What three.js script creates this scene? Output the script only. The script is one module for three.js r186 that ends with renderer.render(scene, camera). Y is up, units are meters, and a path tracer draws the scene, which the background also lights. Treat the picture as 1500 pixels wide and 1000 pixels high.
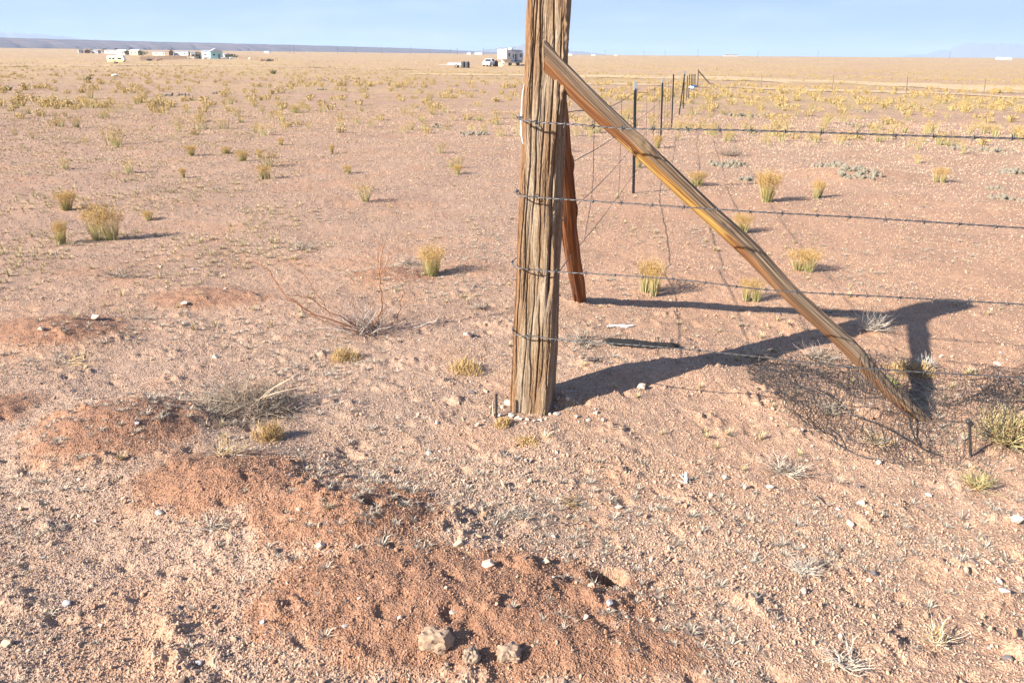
import * as THREE from 'three';
import { createNoise2D } from 'simplex-noise';
import { ConvexGeometry } from 'three/addons/geometries/ConvexGeometry.js';
import { mergeGeometries } from 'three/addons/utils/BufferGeometryUtils.js';

// ---------------------------------------------------------------- camera, sky, sun, exposure
const EYE = new THREE.Vector3(0, 1.6, 0);
const FOCAL = 1125, EYE_LEVEL = 88, ROLL = 0.57 * Math.PI / 180;       // in pixels of a 1500 x 1000 frame
const PITCH = Math.atan((500 - EYE_LEVEL) / FOCAL);
const FW = new THREE.Vector3(0, -Math.sin(PITCH), -Math.cos(PITCH));
const UP0 = new THREE.Vector3(0, Math.cos(PITCH), -Math.sin(PITCH));
const RT = new THREE.Vector3(Math.cos(ROLL), 0, 0).addScaledVector(UP0, Math.sin(ROLL));
const UPV = RT.clone().cross(FW);
const scene = new THREE.Scene();
const camera = new THREE.PerspectiveCamera(2 * Math.atan(500 / FOCAL) * 180 / Math.PI, 1500 / 1000, 0.05, 60000);
camera.position.copy(EYE);
camera.quaternion.setFromRotationMatrix(new THREE.Matrix4().makeBasis(RT, UPV, FW.clone().negate()));

const SUN = new THREE.Vector3(-0.862 * Math.cos(0.4887), Math.sin(0.4887), 0.506 * Math.cos(0.4887)).normalize();
const sun = new THREE.DirectionalLight(new THREE.Color().setRGB(1.0, 0.93, 0.83), 5.0);
sun.position.copy(SUN).multiplyScalar(60);
sun.castShadow = true; sun.shadow.radius = 1; sun.shadow.mapSize.set(4096, 4096);
Object.assign(sun.shadow.camera, { left: -14, right: 14, top: 14, bottom: -14, near: 1, far: 140 });
scene.add(sun, sun.target);
sun.target.position.set(1, 0, -7); sun.position.add(sun.target.position);

const noiseSky = createNoise2D(rng(77));
function makeSky() {
  const W = 1024, H = 512, a = new Float32Array(W * H * 4);
  for (let j = 0; j < H; j++) {
    const el = ((j + 0.5) / H - 0.5) * Math.PI, se = Math.max(0, Math.sin(el));
    for (let i = 0; i < W; i++) {
      const az = ((i + 0.5) / W - 0.5) * 2 * Math.PI, x = Math.cos(el) * Math.cos(az), z = Math.cos(el) * Math.sin(az);
      const toSun = x * SUN.x + Math.sin(el) * SUN.y + z * SUN.z;
      const t = Math.pow(se, 0.55);
      // clear pale air low down, deeper blue overhead, a little milkier towards the sun
      const m = 0.5 + 0.5 * (x * -0.862 + z * 0.506);
      let r = 0.178 + (0.045 - 0.178) * t, g = 0.250 + (0.105 - 0.250) * t, b = 0.335 + (0.26 - 0.335) * t;
      const milk = 0.11 * m * (1 - 0.5 * t) + 0.20 * Math.pow(Math.max(0, toSun), 8);
      r += milk * 0.45; g += milk * 0.36; b += milk * 0.25;
      // thin veils of high cloud
      const px = x / (se + 0.09), pz = z / (se + 0.09);
      let c = 0.5 * noiseSky(px * 0.35, pz * 0.9) + 0.3 * noiseSky(px * 0.9 + 9, pz * 2.1) + 0.2 * noiseSky(px * 2.2, pz * 4.5 + 3);
      c = Math.max(0, c + 0.1) * 0.11 * (el > 0 ? 1 : 0);
      r += c * 0.6; g += c * 0.5; b += c * 0.34;
      if (el < 0) { r = 0.20; g = 0.15; b = 0.12; }
      const k = (j * W + i) * 4; a[k] = r; a[k + 1] = g; a[k + 2] = b; a[k + 3] = 1;
    }
  }
  const t = new THREE.DataTexture(a, W, H, THREE.RGBAFormat, THREE.FloatType);
  t.mapping = THREE.EquirectangularReflectionMapping; t.magFilter = t.minFilter = THREE.LinearFilter; t.needsUpdate = true;
  return t;
}
scene.background = makeSky();
scene.environment = scene.background;
scene.fog = new THREE.FogExp2(new THREE.Color().setRGB(0.60, 0.76, 1.0), 0.00008);

const renderer = new THREE.WebGLRenderer({ antialias: true });
renderer.setSize(1024, 682);
renderer.toneMapping = THREE.LinearToneMapping;
renderer.toneMappingExposure = 2.9;
renderer.shadowMap.enabled = true;

// ---------------------------------------------------------------- helpers
function rng(seed) { let s = seed >>> 0; return () => { s = (s + 0x6D2B79F5) | 0; let t = Math.imul(s ^ (s >>> 15), 1 | s); t = (t + Math.imul(t ^ (t >>> 7), 61 | t)) ^ t; return ((t ^ (t >>> 14)) >>> 0) / 4294967296; }; }
const n1 = createNoise2D(rng(11)), n2 = createNoise2D(rng(22)), n3 = createNoise2D(rng(33));
const V = (x, y, z) => new THREE.Vector3(x, y, z);
const clamp = (x, a = 0, b = 1) => Math.min(b, Math.max(a, x));
const sstep = (a, b, x) => { const t = clamp((x - a) / (b - a)); return t * t * (3 - 2 * t); };
const lerp = (a, b, t) => a + (b - a) * t;
const col = (r, g, b) => new THREE.Color().setRGB(r, g, b);

// direction of a photograph pixel; distances come from the ground or the thing it touches
function ray(px, py) { return FW.clone().addScaledVector(RT, (px - 750) / FOCAL).addScaledVector(UPV, -(py - 500) / FOCAL).normalize(); }
function flat(px, py, h = 0) { const d = ray(px, py); const t = (h - EYE.y) / d.y; return EYE.clone().addScaledVector(d, t); }
function onPlane(px, py, p, n) { const d = ray(px, py); const t = p.clone().sub(EYE).dot(n) / d.dot(n); return EYE.clone().addScaledVector(d, t); }
function pxPerMetre(p) { return FOCAL / p.clone().sub(EYE).dot(FW); }
function far(px, d) { const r = ray(px, 86); const k = d / Math.hypot(r.x, r.z); const x = r.x * k, z = r.z * k; return V(x, terrain(x, z), z); }
function G(px, py) { let p = flat(px, py); for (let i = 0; i < 8; i++) p = flat(px, py, terrain(p.x, p.z)); p.y = terrain(p.x, p.z); return p; }

// mounds of loose red earth and small hollows, centred from the photograph: [px, py, radius along x, radius along z, height, redness]
const MOUNDS = [
  [178, 640, 0.40, 0.34, 0.14, 1], [335, 722, 0.37, 0.25, 0.12, 1], [515, 775, 0.37, 0.24, 0.1, 1], [665, 898, 0.64, 0.31, 0.075, 1],
  [85, 487, 0.46, 0.28, 0.08, 0.85], [305, 436, 0.42, 0.24, 0.05, 0.64], [575, 408, 0.34, 0.24, 0.06, 0.66],
  [690, 395, 0.35, 0.25, 0.03, 0.5], [-15, 605, 0.22, 0.22, 0.05, 0.9], [1000, 405, 0.6, 0.35, 0.05, 0.45],
  [960, 555, 0.55, 0.22, 0.055, 0.35], [880, 590, 0.3, 0.14, 0.03, 0.3], [1290, 440, 0.5, 0.3, 0.05, 0.3], [1190, 610, 0.5, 0.25, 0.03, 0.4], [880, 965, 0.3, 0.14, 0.02, 0.7],
  [1110, 900, 0.5, 0.35, 0.02, 0.3], [540, 665, 0.4, 0.25, -0.02, 0.1], [1330, 205, 1.5, 0.8, 0.1, 0.3], [1250, 258, 1.2, 0.6, 0.12, 0.45], [690, 205, 0.9, 0.8, 0.1, 0.4],
].map(([px, py, rx, rz, h, red]) => ({ c: flat(px, py), rx, rz, h, red }));
const HOLES = [[888, 857, 0.05, 0.042, 0.2], [1262, 881, 0.03, 0.014, 0.03], [50, 697, 0.045, 0.03, 0.035], [513, 668, 0.05, 0.03, 0.025], [505, 658, 0.03, 0.02, 0.02], [660, 925, 0.025, 0.03, 0.02], [548, 775, 0.03, 0.02, 0.02], [430, 780, 0.03, 0.02, 0.02]]
  .map(([px, py, rx, rz, h]) => ({ c: flat(px, py), rx, rz, h }));
function moundField(x, z) {
  let h = 0, red = 0, rough = 0;
  for (const m of MOUNDS) {
    const dx = (x - m.c.x) / m.rx, dz = (z - m.c.z) / m.rz, q = dx * dx + dz * dz;
    if (q > 5) continue;
    const e = Math.exp(-q * 1.2), er = 1 - sstep(0.72, 1.22, Math.sqrt(q) + 0.16 * n2(x * 4.5, z * 4.5) + 0.1 * n1(x * 14, z * 14));
    h += m.h * e; red = Math.max(red, m.red * er); if (m.red > 0.6) rough = Math.max(rough, er);
  }
  return [h, red, rough];
}
function terrain(x, z) {
  const d = Math.hypot(x, z);
  let h = d > 180 ? 12.1 * Math.pow(clamp((d - 180) / 1320), 1.6) : 0;
  if (d < 300) h += 0.022 * n1(x * 0.28, z * 0.28) * clamp(d / 3) + 0.05 * n2(x * 0.11 + 5, z * 0.11) * sstep(6, 20, d);
  if (d > 40) h += 0.35 * n3(x * 0.011, z * 0.011) * sstep(40, 160, d) * (1 - 0.7 * sstep(900, 1400, d));
  if (d < 60) h += 0.008 * n2(x * 1.7, z * 1.7) + 0.006 * Math.max(0, n1(x * 3.1 + 7, z * 4.6)) * (1 - 0.8 * sstep(4, 8, d));
  if (d < 14) {
    const [mh, , rough] = moundField(x, z);
    h += mh + rough * (0.0045 * n3(x * 9, z * 9) + 0.0022 * n1(x * 23, z * 23));
    h += 0.0034 * n3(x * 7.3, z * 7.3) + 0.0022 * n2(x * 19, z * 19) + 0.0012 * n1(x * 47, z * 47);
    const lump = n2(x * 2.6 + 40, z * 3.4); if (lump > 0.4) h += 0.034 * (lump - 0.4) * (1 + n1(x * 15, z * 15)) * (1 - 0.75 * sstep(4, 7, d)); const pit = n1(x * 5.2 + 60, z * 6.1); if (pit > 0.62) h -= 0.05 * (pit - 0.62) * (1 - 0.8 * sstep(4, 7, d));
    for (const m of HOLES) { const dx = (x - m.c.x) / m.rx, dz = (z - m.c.z) / m.rz, q = dx * dx + dz * dz; if (q < 6) h -= m.h * Math.exp(-q * q * q * 0.8) - Math.min(0.004, m.h * 0.12) * Math.exp(-6 * (Math.sqrt(q) - 1.7) ** 2); }
  }
  return h;
}
function redness(x, z) {
  const d = Math.hypot(x, z);
  let r = d < 14 ? moundField(x, z)[1] : 0;
  const patch = 0.6 * n2(x * 0.55 + 3, z * 0.7) + 0.4 * n1(x * 1.6, z * 1.6 + 8);
  r = Math.max(r, 0.55 * sstep(0.1, 0.75, patch));
  const right = sstep(-0.3, 1.2, x) * (1 - sstep(8, 16, d));
  return clamp(Math.max(r, 0.42 * right + 0.2 * right * patch) + 0.07 * n3(x * 5, z * 5));
}

const used = new Map();
function numbered(name) { const k = used.get(name) || 0; used.set(name, k + 1); return k ? `${name}_${String(k).padStart(3, '0')}` : name; }
function tag(o, label, category, group, kind) { if (label) o.userData.label = label; if (category) o.userData.category = category; if (group) o.userData.group = group; if (kind) o.userData.kind = kind; return o; }
function thing(name, label, category, group, p, turn = 0) { const o = new THREE.Group(); o.name = numbered(name); if (p) o.position.copy(p); o.rotation.y = turn; scene.add(o); return tag(o, label, category, group); }
function part(name, geo, mat, parent, label) { const m = new THREE.Mesh(geo, mat); m.name = name; m.castShadow = m.receiveShadow = true; parent.add(m); if (label) m.userData.label = label; return m; }
function single(name, geo, mat, label, category, group, kind) { const m = new THREE.Mesh(geo, mat); m.name = numbered(name); m.castShadow = m.receiveShadow = true; scene.add(m); return tag(m, label, category, group, kind); }
function copy(o, label, p, turn = 0, s = 1, group) { const c = o.clone(); c.name = numbered(o.name.replace(/_\d{3}$/, '')); c.userData = { ...o.userData }; if (label) c.userData.label = label; if (group) c.userData.group = group; c.position.copy(p); c.rotation.set(0, turn, 0); if (typeof s === 'number') c.scale.setScalar(s); else c.scale.set(...s); scene.add(c); return c; }

// geometry collector
class GB {
  constructor() { this.p = []; this.i = []; this.c = []; this.u = []; }
  get n() { return this.p.length / 3; }
  v(x, y, z, c, u = 0, w = 0) { this.p.push(x, y, z); if (c) this.c.push(c.r, c.g, c.b); this.u.push(u, w); return this.n - 1; }
  tri(a, b, c) { this.i.push(a, b, c); }
  // tapered tube along points
  tube(pts, radii, sides = 4, c0, c1, cap = true) {
    const N = pts.length; let t0 = null; const prev = V(0, 0, 0); let side = null; const base = this.n;
    for (let k = 0; k < N; k++) {
      const t = pts[Math.min(N - 1, k + 1)].clone().sub(pts[Math.max(0, k - 1)]).normalize();
      if (!side) { side = Math.abs(t.y) < 0.9 ? V(0, 1, 0).cross(t).normalize() : V(1, 0, 0).cross(t).normalize(); } else side.addScaledVector(t, -side.dot(t)).normalize();
      const up = t.clone().cross(side), r = typeof radii === 'number' ? radii : radii[k];
      const c = c0 ? (c1 ? c0.clone().lerp(c1, k / (N - 1)) : c0) : null;
      for (let s = 0; s < sides; s++) { const a = s / sides * 2 * Math.PI, ca = Math.cos(a) * r, sa = Math.sin(a) * r; this.v(pts[k].x + side.x * ca + up.x * sa, pts[k].y + side.y * ca + up.y * sa, pts[k].z + side.z * ca + up.z * sa, c, s / sides, k / N); }
    }
    for (let k = 0; k < N - 1; k++) for (let s = 0; s < sides; s++) { const a = base + k * sides + s, b = base + k * sides + (s + 1) % sides; this.tri(a, b, a + sides); this.tri(b, b + sides, a + sides); }
    if (cap) { for (let s = 1; s < sides - 1; s++) { this.tri(base, base + s + 1, base + s); const e = base + (N - 1) * sides; this.tri(e, e + s, e + s + 1); } }
    return this;
  }
  blade(p0, p1, p2, w, face, c0, c1) { // a grass blade of two segments
    const a = this.v(p0.x - face.x * w, p0.y, p0.z - face.z * w, c0), b = this.v(p0.x + face.x * w, p0.y, p0.z + face.z * w, c0), cm = c0.clone().lerp(c1, 0.55);
    const c = this.v(p1.x - face.x * w * 0.8, p1.y, p1.z - face.z * w * 0.8, cm), d = this.v(p1.x + face.x * w * 0.8, p1.y, p1.z + face.z * w * 0.8, cm), e = this.v(p2.x, p2.y, p2.z, c1);
    this.tri(a, b, c); this.tri(b, d, c); this.tri(c, d, e);
  }
  tetra(p, s, R, c) { const a = []; for (let k = 0; k < 4; k++) { const th = R() * 6.283, ph = Math.acos(2 * R() - 1); a.push(this.v(p.x + s * Math.sin(ph) * Math.cos(th), p.y + s * Math.cos(ph), p.z + s * Math.sin(ph) * Math.sin(th), c)); } this.tri(a[0], a[1], a[2]); this.tri(a[0], a[2], a[3]); this.tri(a[0], a[3], a[1]); this.tri(a[1], a[3], a[2]); }
  geo(flatShade = false) {
    let g = new THREE.BufferGeometry(); g.setAttribute('position', new THREE.Float32BufferAttribute(this.p, 3)); g.setAttribute('uv', new THREE.Float32BufferAttribute(this.u, 2));
    if (this.c.length) g.setAttribute('color', new THREE.Float32BufferAttribute(this.c, 3)); g.setIndex(this.i); if (flatShade) g = g.toNonIndexed(); g.computeVertexNormals(); return g;
  }
}
function box(w, h, d, x = 0, y = 0, z = 0, turn = 0) { const g = new THREE.BoxGeometry(w, h, d); if (turn) g.rotateY(turn); g.translate(x, y, z); return g; }
function cyl(r0, r1, h, n = 10) { return new THREE.CylinderGeometry(r1, r0, h, n); }
function rock(seed, detail = 1, squash = 0.65, rough = 0.28) { // a stone about 1 across, sitting on y = 0
  const R = rng(seed), g0 = new THREE.IcosahedronGeometry(0.5, detail), p = g0.attributes.position, nn = createNoise2D(rng(seed + 5)), sx = 0.8 + R() * 0.5, sz = 0.7 + R() * 0.4;
  for (let i = 0; i < p.count; i++) { const x = p.getX(i), y = p.getY(i), z = p.getZ(i); const k = 1 + rough * nn(x * 2.2 + y * 1.3, z * 2.2 - y) + rough * 0.4 * nn(x * 6 + y * 3, z * 6 - y * 4); p.setXYZ(i, x * k * sx, y * k * squash, z * k * sz); }
  g0.computeVertexNormals(); return g0;
}
function chip(seed, squash = 0.55) { // an angular stone about 1 across
  const R = rng(seed), P = []; for (let k = 0; k < 16; k++) { const a = R() * 6.283, y = 2 * R() - 1, q = Math.sqrt(1 - y * y); P.push(V(Math.cos(a) * q * 0.5 * (0.85 + 0.3 * R()), y * 0.5 * squash, Math.sin(a) * q * 0.38)); } const g = new ConvexGeometry(P); g.deleteAttribute('uv'); return g;
}
function dataTex(w, h, fn, srgb, rep) {
  const a = new Uint8Array(w * h * 4);
  for (let j = 0; j < h; j++) for (let i = 0; i < w; i++) { const c = fn(i / w, j / h, i, j), k = (j * w + i) * 4; a[k] = clamp(c[0]) * 255; a[k + 1] = clamp(c[1]) * 255; a[k + 2] = clamp(c[2]) * 255; a[k + 3] = 255; }
  const t = new THREE.DataTexture(a, w, h); if (srgb) t.colorSpace = THREE.SRGBColorSpace; t.wrapS = t.wrapT = THREE.RepeatWrapping; t.magFilter = THREE.LinearFilter; t.minFilter = THREE.LinearMipmapLinearFilter; t.generateMipmaps = true; t.needsUpdate = true; if (rep) t.repeat.set(...rep); return t;
}
const std = (o) => new THREE.MeshStandardMaterial({ roughness: 0.9, metalness: 0, ...o });
const plain = (r, g, b, rough = 0.85, o = {}) => std({ color: col(r, g, b), roughness: rough, ...o });
const leafy = () => std({ vertexColors: true, roughness: 0.95, side: THREE.DoubleSide });

// ---------------------------------------------------------------- ground
{
  // fine sand grain, tileable: a grid of random grains blurred at three sizes
  const S = 1024, R = rng(5), layers = [[512, 1], [256, 0.8], [128, 0.5], [32, 0.22]].map(([n, w]) => ({ n, w, g: Float32Array.from({ length: n * n }, () => R()) }));
  const val = (u, v) => { let s = 0, t = 0; for (const { n, w, g } of layers) { const x = u * n, y = v * n, i = Math.floor(x), j = Math.floor(y), f = x - i, k = y - j, a = g[(j % n) * n + i % n], b = g[(j % n) * n + (i + 1) % n], c = g[((j + 1) % n) * n + i % n], d = g[((j + 1) % n) * n + (i + 1) % n]; s += w * (a + (b - a) * f + (c - a) * k + (a - b - c + d) * f * k); t += w; } return s / t; };
  const H = new Float32Array(S * S); for (let j = 0; j < S; j++) for (let i = 0; i < S; i++) H[j * S + i] = val(i / S, j / S);
  const map = dataTex(S, S, (u, v, i, j) => { const h = (H[j * S + i] - 0.5) * 2; const k = 0.90 + 0.36 * h; return [k + 0.02, k + 0.05 * h, k + 0.08 * h]; }, true);
  const bump = dataTex(S, S, (u, v, i, j) => { const h = clamp(0.5 + (H[j * S + i] - 0.5) * 1.7); return [h, h, h]; }, false);
  const mat = std({ map, bumpMap: bump, bumpScale: 0.006, vertexColors: true, roughness: 0.98 });
  const rs = []; let r = 0.25; while (r < 1.3) { rs.push(r); r *= 1.06; } while (r < 7.5) { rs.push(r); r *= 1.0052; } while (r < 60) { rs.push(r); r *= 1.018; } while (r < 17000) { rs.push(r); r *= 1.055; }
  const as = []; for (let a = -60; a < -42; a += 0.4) as.push(a); for (let a = -42; a < 42; a += 0.135) as.push(a); for (let a = 42; a < 60; a += 0.4) as.push(a); for (let a = 60; a < 300; a += 3) as.push(a);
  const NC = as.length, NR = rs.length, p = new Float32Array((NC * NR + 1) * 3), c = new Float32Array(p.length), uv = new Float32Array((NC * NR + 1) * 2), idx = [];
  const gravel = [0.415, 0.287, 0.20], sand = [0.465, 0.278, 0.165], clod = [0.335, 0.178, 0.102], straw = [0.475, 0.332, 0.152];
  const put = (k, x, z) => {
    p[k * 3] = x; p[k * 3 + 1] = terrain(x, z); p[k * 3 + 2] = z; uv[k * 2] = x / 1.3; uv[k * 2 + 1] = z / 1.3;
    const d = Math.hypot(x, z), red = redness(x, z), m = d < 14 ? moundField(x, z)[2] : 0;
    const y = sstep(9, 45, d) * clamp(0.5 + 0.3 * sstep(50, 150, d) + 0.5 * n1(x * 0.03, z * 0.08) + 0.3 * n2(x * 0.2, z * 0.25) + 0.35 * n3(x * 0.008, z * 0.03)) * 0.95;
    const t = 0.93 + 0.09 * n3(x * 0.8, z * 0.8) + 0.05 * n2(x * 3.3, z * 3.3);
    for (let e = 0; e < 3; e++) { let q = lerp(gravel[e], sand[e], clamp(red * 1.3 + 0.45 * sstep(3.2, 6, d))); q = lerp(q, clod[e], clamp(m * 1.1) * clamp(red * 1.2)); q = lerp(q, straw[e], y); c[k * 3 + e] = q * t; }
  };
  for (let j = 0; j < NR; j++) for (let i = 0; i < NC; i++) { const a = as[i] * Math.PI / 180; put(j * NC + i, Math.sin(a) * rs[j], -Math.cos(a) * rs[j]); }
  put(NC * NR, 0, 0);
  for (let j = 0; j < NR - 1; j++) for (let i = 0; i < NC; i++) { const a = j * NC + i, b = j * NC + (i + 1) % NC; idx.push(a, b, a + NC, b, b + NC, a + NC); }
  for (let i = 0; i < NC; i++) idx.push(NC * NR, (i + 1) % NC, i);
  const g = new THREE.BufferGeometry(); g.setAttribute('position', new THREE.BufferAttribute(p, 3)); g.setAttribute('color', new THREE.BufferAttribute(c, 3)); g.setAttribute('uv', new THREE.BufferAttribute(uv, 2)); g.setIndex(idx); g.computeVertexNormals();
  single('ground', g, mat, 'reddish sandy desert plain with gravel and loose earth mounds', 'ground', null, 'structure');

  // the far dirt road, a pale graded strip beside the fence lines
  const road = (pts, w, name, label) => {
    const b = new GB(); for (let k = 0; k < pts.length - 1; k++) for (let s = 0; s < 12; s++) {
      const q = pts[k].clone().lerp(pts[k + 1], s / 12), dir = pts[k + 1].clone().sub(pts[k]); const nx = -dir.z, nz = dir.x, l = Math.hypot(nx, nz);
      for (const e of [-1, 1]) { const ww = w * (1 + 0.25 * n2(q.x * 0.2 + e * 30, q.z * 0.2)); const x = q.x + nx / l * e * ww, z = q.z + nz / l * e * ww; b.v(x, terrain(x, z) + 0.03, z, null, x / 1.3, z / 1.3); }
      const n = b.n; if (n > 2) { b.tri(n - 4, n - 3, n - 2); b.tri(n - 3, n - 1, n - 2); }
    }
    single(name, b.geo(), std({ map, color: col(0.53, 0.39, 0.215), roughness: 1, side: THREE.DoubleSide }), label, 'road', null, 'structure');
  };
  road([far(600, 96), far(860, 92), far(1060, 84), far(1250, 76), far(1420, 70), far(1620, 62)], 5, 'dirt_road', 'pale straw coloured dirt road crossing the plain behind the corner fence post');
  road([far(780, 62), far(900, 60), far(1100, 57), far(1300, 54), far(1620, 50)], 1.7, 'dirt_track', 'narrow pale dirt track this side of the dirt road');
  road([far(-100, 140), far(200, 150), far(420, 160), far(640, 150)], 5, 'dirt_path', 'pale dirt path leading past the yellowed camper');

  // loose gravel: one mass of small stones, denser and smaller near, coarser far
  const R2 = rng(99), pal = [[0.50, 0.34, 0.23], [0.42, 0.305, 0.215], [0.58, 0.44, 0.33], [0.22, 0.15, 0.11], [0.46, 0.26, 0.15], [0.56, 0.40, 0.30]];
  const shapes = [rock(1, 0, 0.7, 0.35), rock(2, 0, 0.6, 0.4), rock(3, 0, 0.8, 0.4)].map((g) => { g.deleteAttribute('uv'); return g; });
  const mats = plain(1, 1, 1, 0.95), lists = [[], [], []], M = new THREE.Matrix4(), Q = new THREE.Quaternion(), E = new THREE.Euler(), C = new THREE.Color();
  const N = 540000;
  for (let k = 0; k < N; k++) {
    // distance: uniform over area near, then thinning with the square of the distance
    const u = R2(); let d; if (u < 0.3) d = Math.sqrt(1.2 * 1.2 + (u / 0.3) * (9 - 1.44)); else d = 3 * Math.pow(9, (u - 0.3) / 0.7);
    const a = (R2() - 0.5) * 1.9, x = Math.sin(a) * d, z = -Math.cos(a) * d;
    const red = d < 20 ? redness(x, z) : 0.3, md = d < 14 ? moundField(x, z)[2] : 0;
    const dens = 0.62 + 0.38 * n2(x * 1.1 + 20, z * 1.1) + md * 0.3; if (R2() > dens * (1 - 0.7 * clamp(red - md))) continue;
    const big = R2(), s = (1 - 0.3 * md) * Math.max(0.0027 + 0.0058 * Math.pow(R2(), 2) + (big > 0.96 ? 0.009 * R2() : 0) + (big > 0.997 ? 0.014 * R2() : 0), d * 0.00105 * (0.5 + R2()));
    lists[k % 3].push([x, z, s, red, md]);
  }
  lists.forEach((L, li) => {
    const im = new THREE.InstancedMesh(shapes[li], mats, L.length); im.name = numbered('gravel'); im.castShadow = im.receiveShadow = true;
    L.forEach(([x, z, s, red, md], k) => {
      Q.setFromEuler(E.set(R2() * 6.3, R2() * 6.3, R2() * 6.3)); M.compose(V(x, terrain(x, z) + s * 0.3, z), Q, V(s * (1 + R2() * 0.5), s, s)); im.setMatrixAt(k, M);
      const q = R2(); let c0 = q < 0.46 ? pal[0] : q < 0.70 ? pal[1] : q < 0.77 ? pal[2] : q < 0.84 ? pal[3] : q < 0.92 ? pal[4] : pal[5];
      if (s < 0.02 && Math.hypot(x, z) > 4.5 && R2() < 0.1) c0 = pal[3]; if (R2() < 0.82 * md) c0 = [0.375, 0.205, 0.12]; else if (R2() < red * 0.55) c0 = [0.55, 0.34, 0.22];
      const t = 0.62 + 0.45 * R2(); im.setColorAt(k, C.setRGB(c0[0] * t, c0[1] * t, c0[2] * t));
    });
    scene.add(im); tag(im, ['loose pinkish gravel strewn over the sand', 'mixed tan and grey grit strewn over the sand', 'coarse grit and earth crumbs strewn over the sand'][li], 'gravel', null, 'stuff');
  });
}

// ---------------------------------------------------------------- corner post and its braces
const POST = G(781, 604); POST.z -= 0.085;                                  // centre of the post's foot
const POST_TOP = (() => { const p = onPlane(806, 0, V(0, 0, POST.z + 0.02), V(0, 0, 1)); const k = 1.93 / p.y; return V(POST.x + (p.x - POST.x) * k, 1.93, POST.z - 0.01); })();
const POST_TURN = -0.24;                                                     // the front face looks a little towards the sun
// wood: long fibres along v
function woodTex(seed, w, h, tone) {
  const a = createNoise2D(rng(seed)), b = createNoise2D(rng(seed + 1));
  return dataTex(w, h, (u, v) => {
    const ua = Math.cos(u * 6.2832), ub = Math.sin(u * 6.2832), wob = 0.06 * b(v * 2.2, u * 3) + 0.05 * a(v * 5 + 20, u * 2.5);
    const U = u + wob * 0.3;
    const fine = a(U * 120, v * 5.5), mid = a(U * 34 + 50, v * 2.6), wide = b(U * 9, v * 1.3), spot = b(U * 40, v * 40);
    return tone(fine, mid, wide, spot, u, v, ua, ub);
  }, true);
}
const mix3 = (a, b, t) => [lerp(a[0], b[0], t), lerp(a[1], b[1], t), lerp(a[2], b[2], t)];
const tieMap = woodTex(300, 1024, 1024, (f, m, w, s, u, v) => {
  let c = mix3([0.44, 0.36, 0.275], [0.54, 0.455, 0.36], clamp(0.5 + 0.6 * m));
  c = mix3(c, [0.60, 0.55, 0.485], clamp(w * 1.1 - 0.05) * 0.65);
  c = mix3(c, [0.44, 0.325, 0.22], clamp(-w * 1.2) * 0.6);
  c = mix3(c, [0.48, 0.34, 0.22], 0.75 * (u < 0.5 ? 1 - sstep(0.02, 0.05, u + 0.012 * m) : sstep(0.95, 0.98, u)));
  c = mix3(c, [0.27, 0.20, 0.14], clamp(f * 1.4 - 0.62) * 0.7);
  const k = 1 + 0.07 * s; return [c[0] * k, c[1] * k, c[2] * k];
});
const tieBump = woodTex(300, 1024, 1024, (f, m, w, s) => { const k = 0.55 - 0.3 * f + 0.12 * m + 0.06 * s; return [k, k, k]; }); tieBump.colorSpace = THREE.NoColorSpace;
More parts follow.
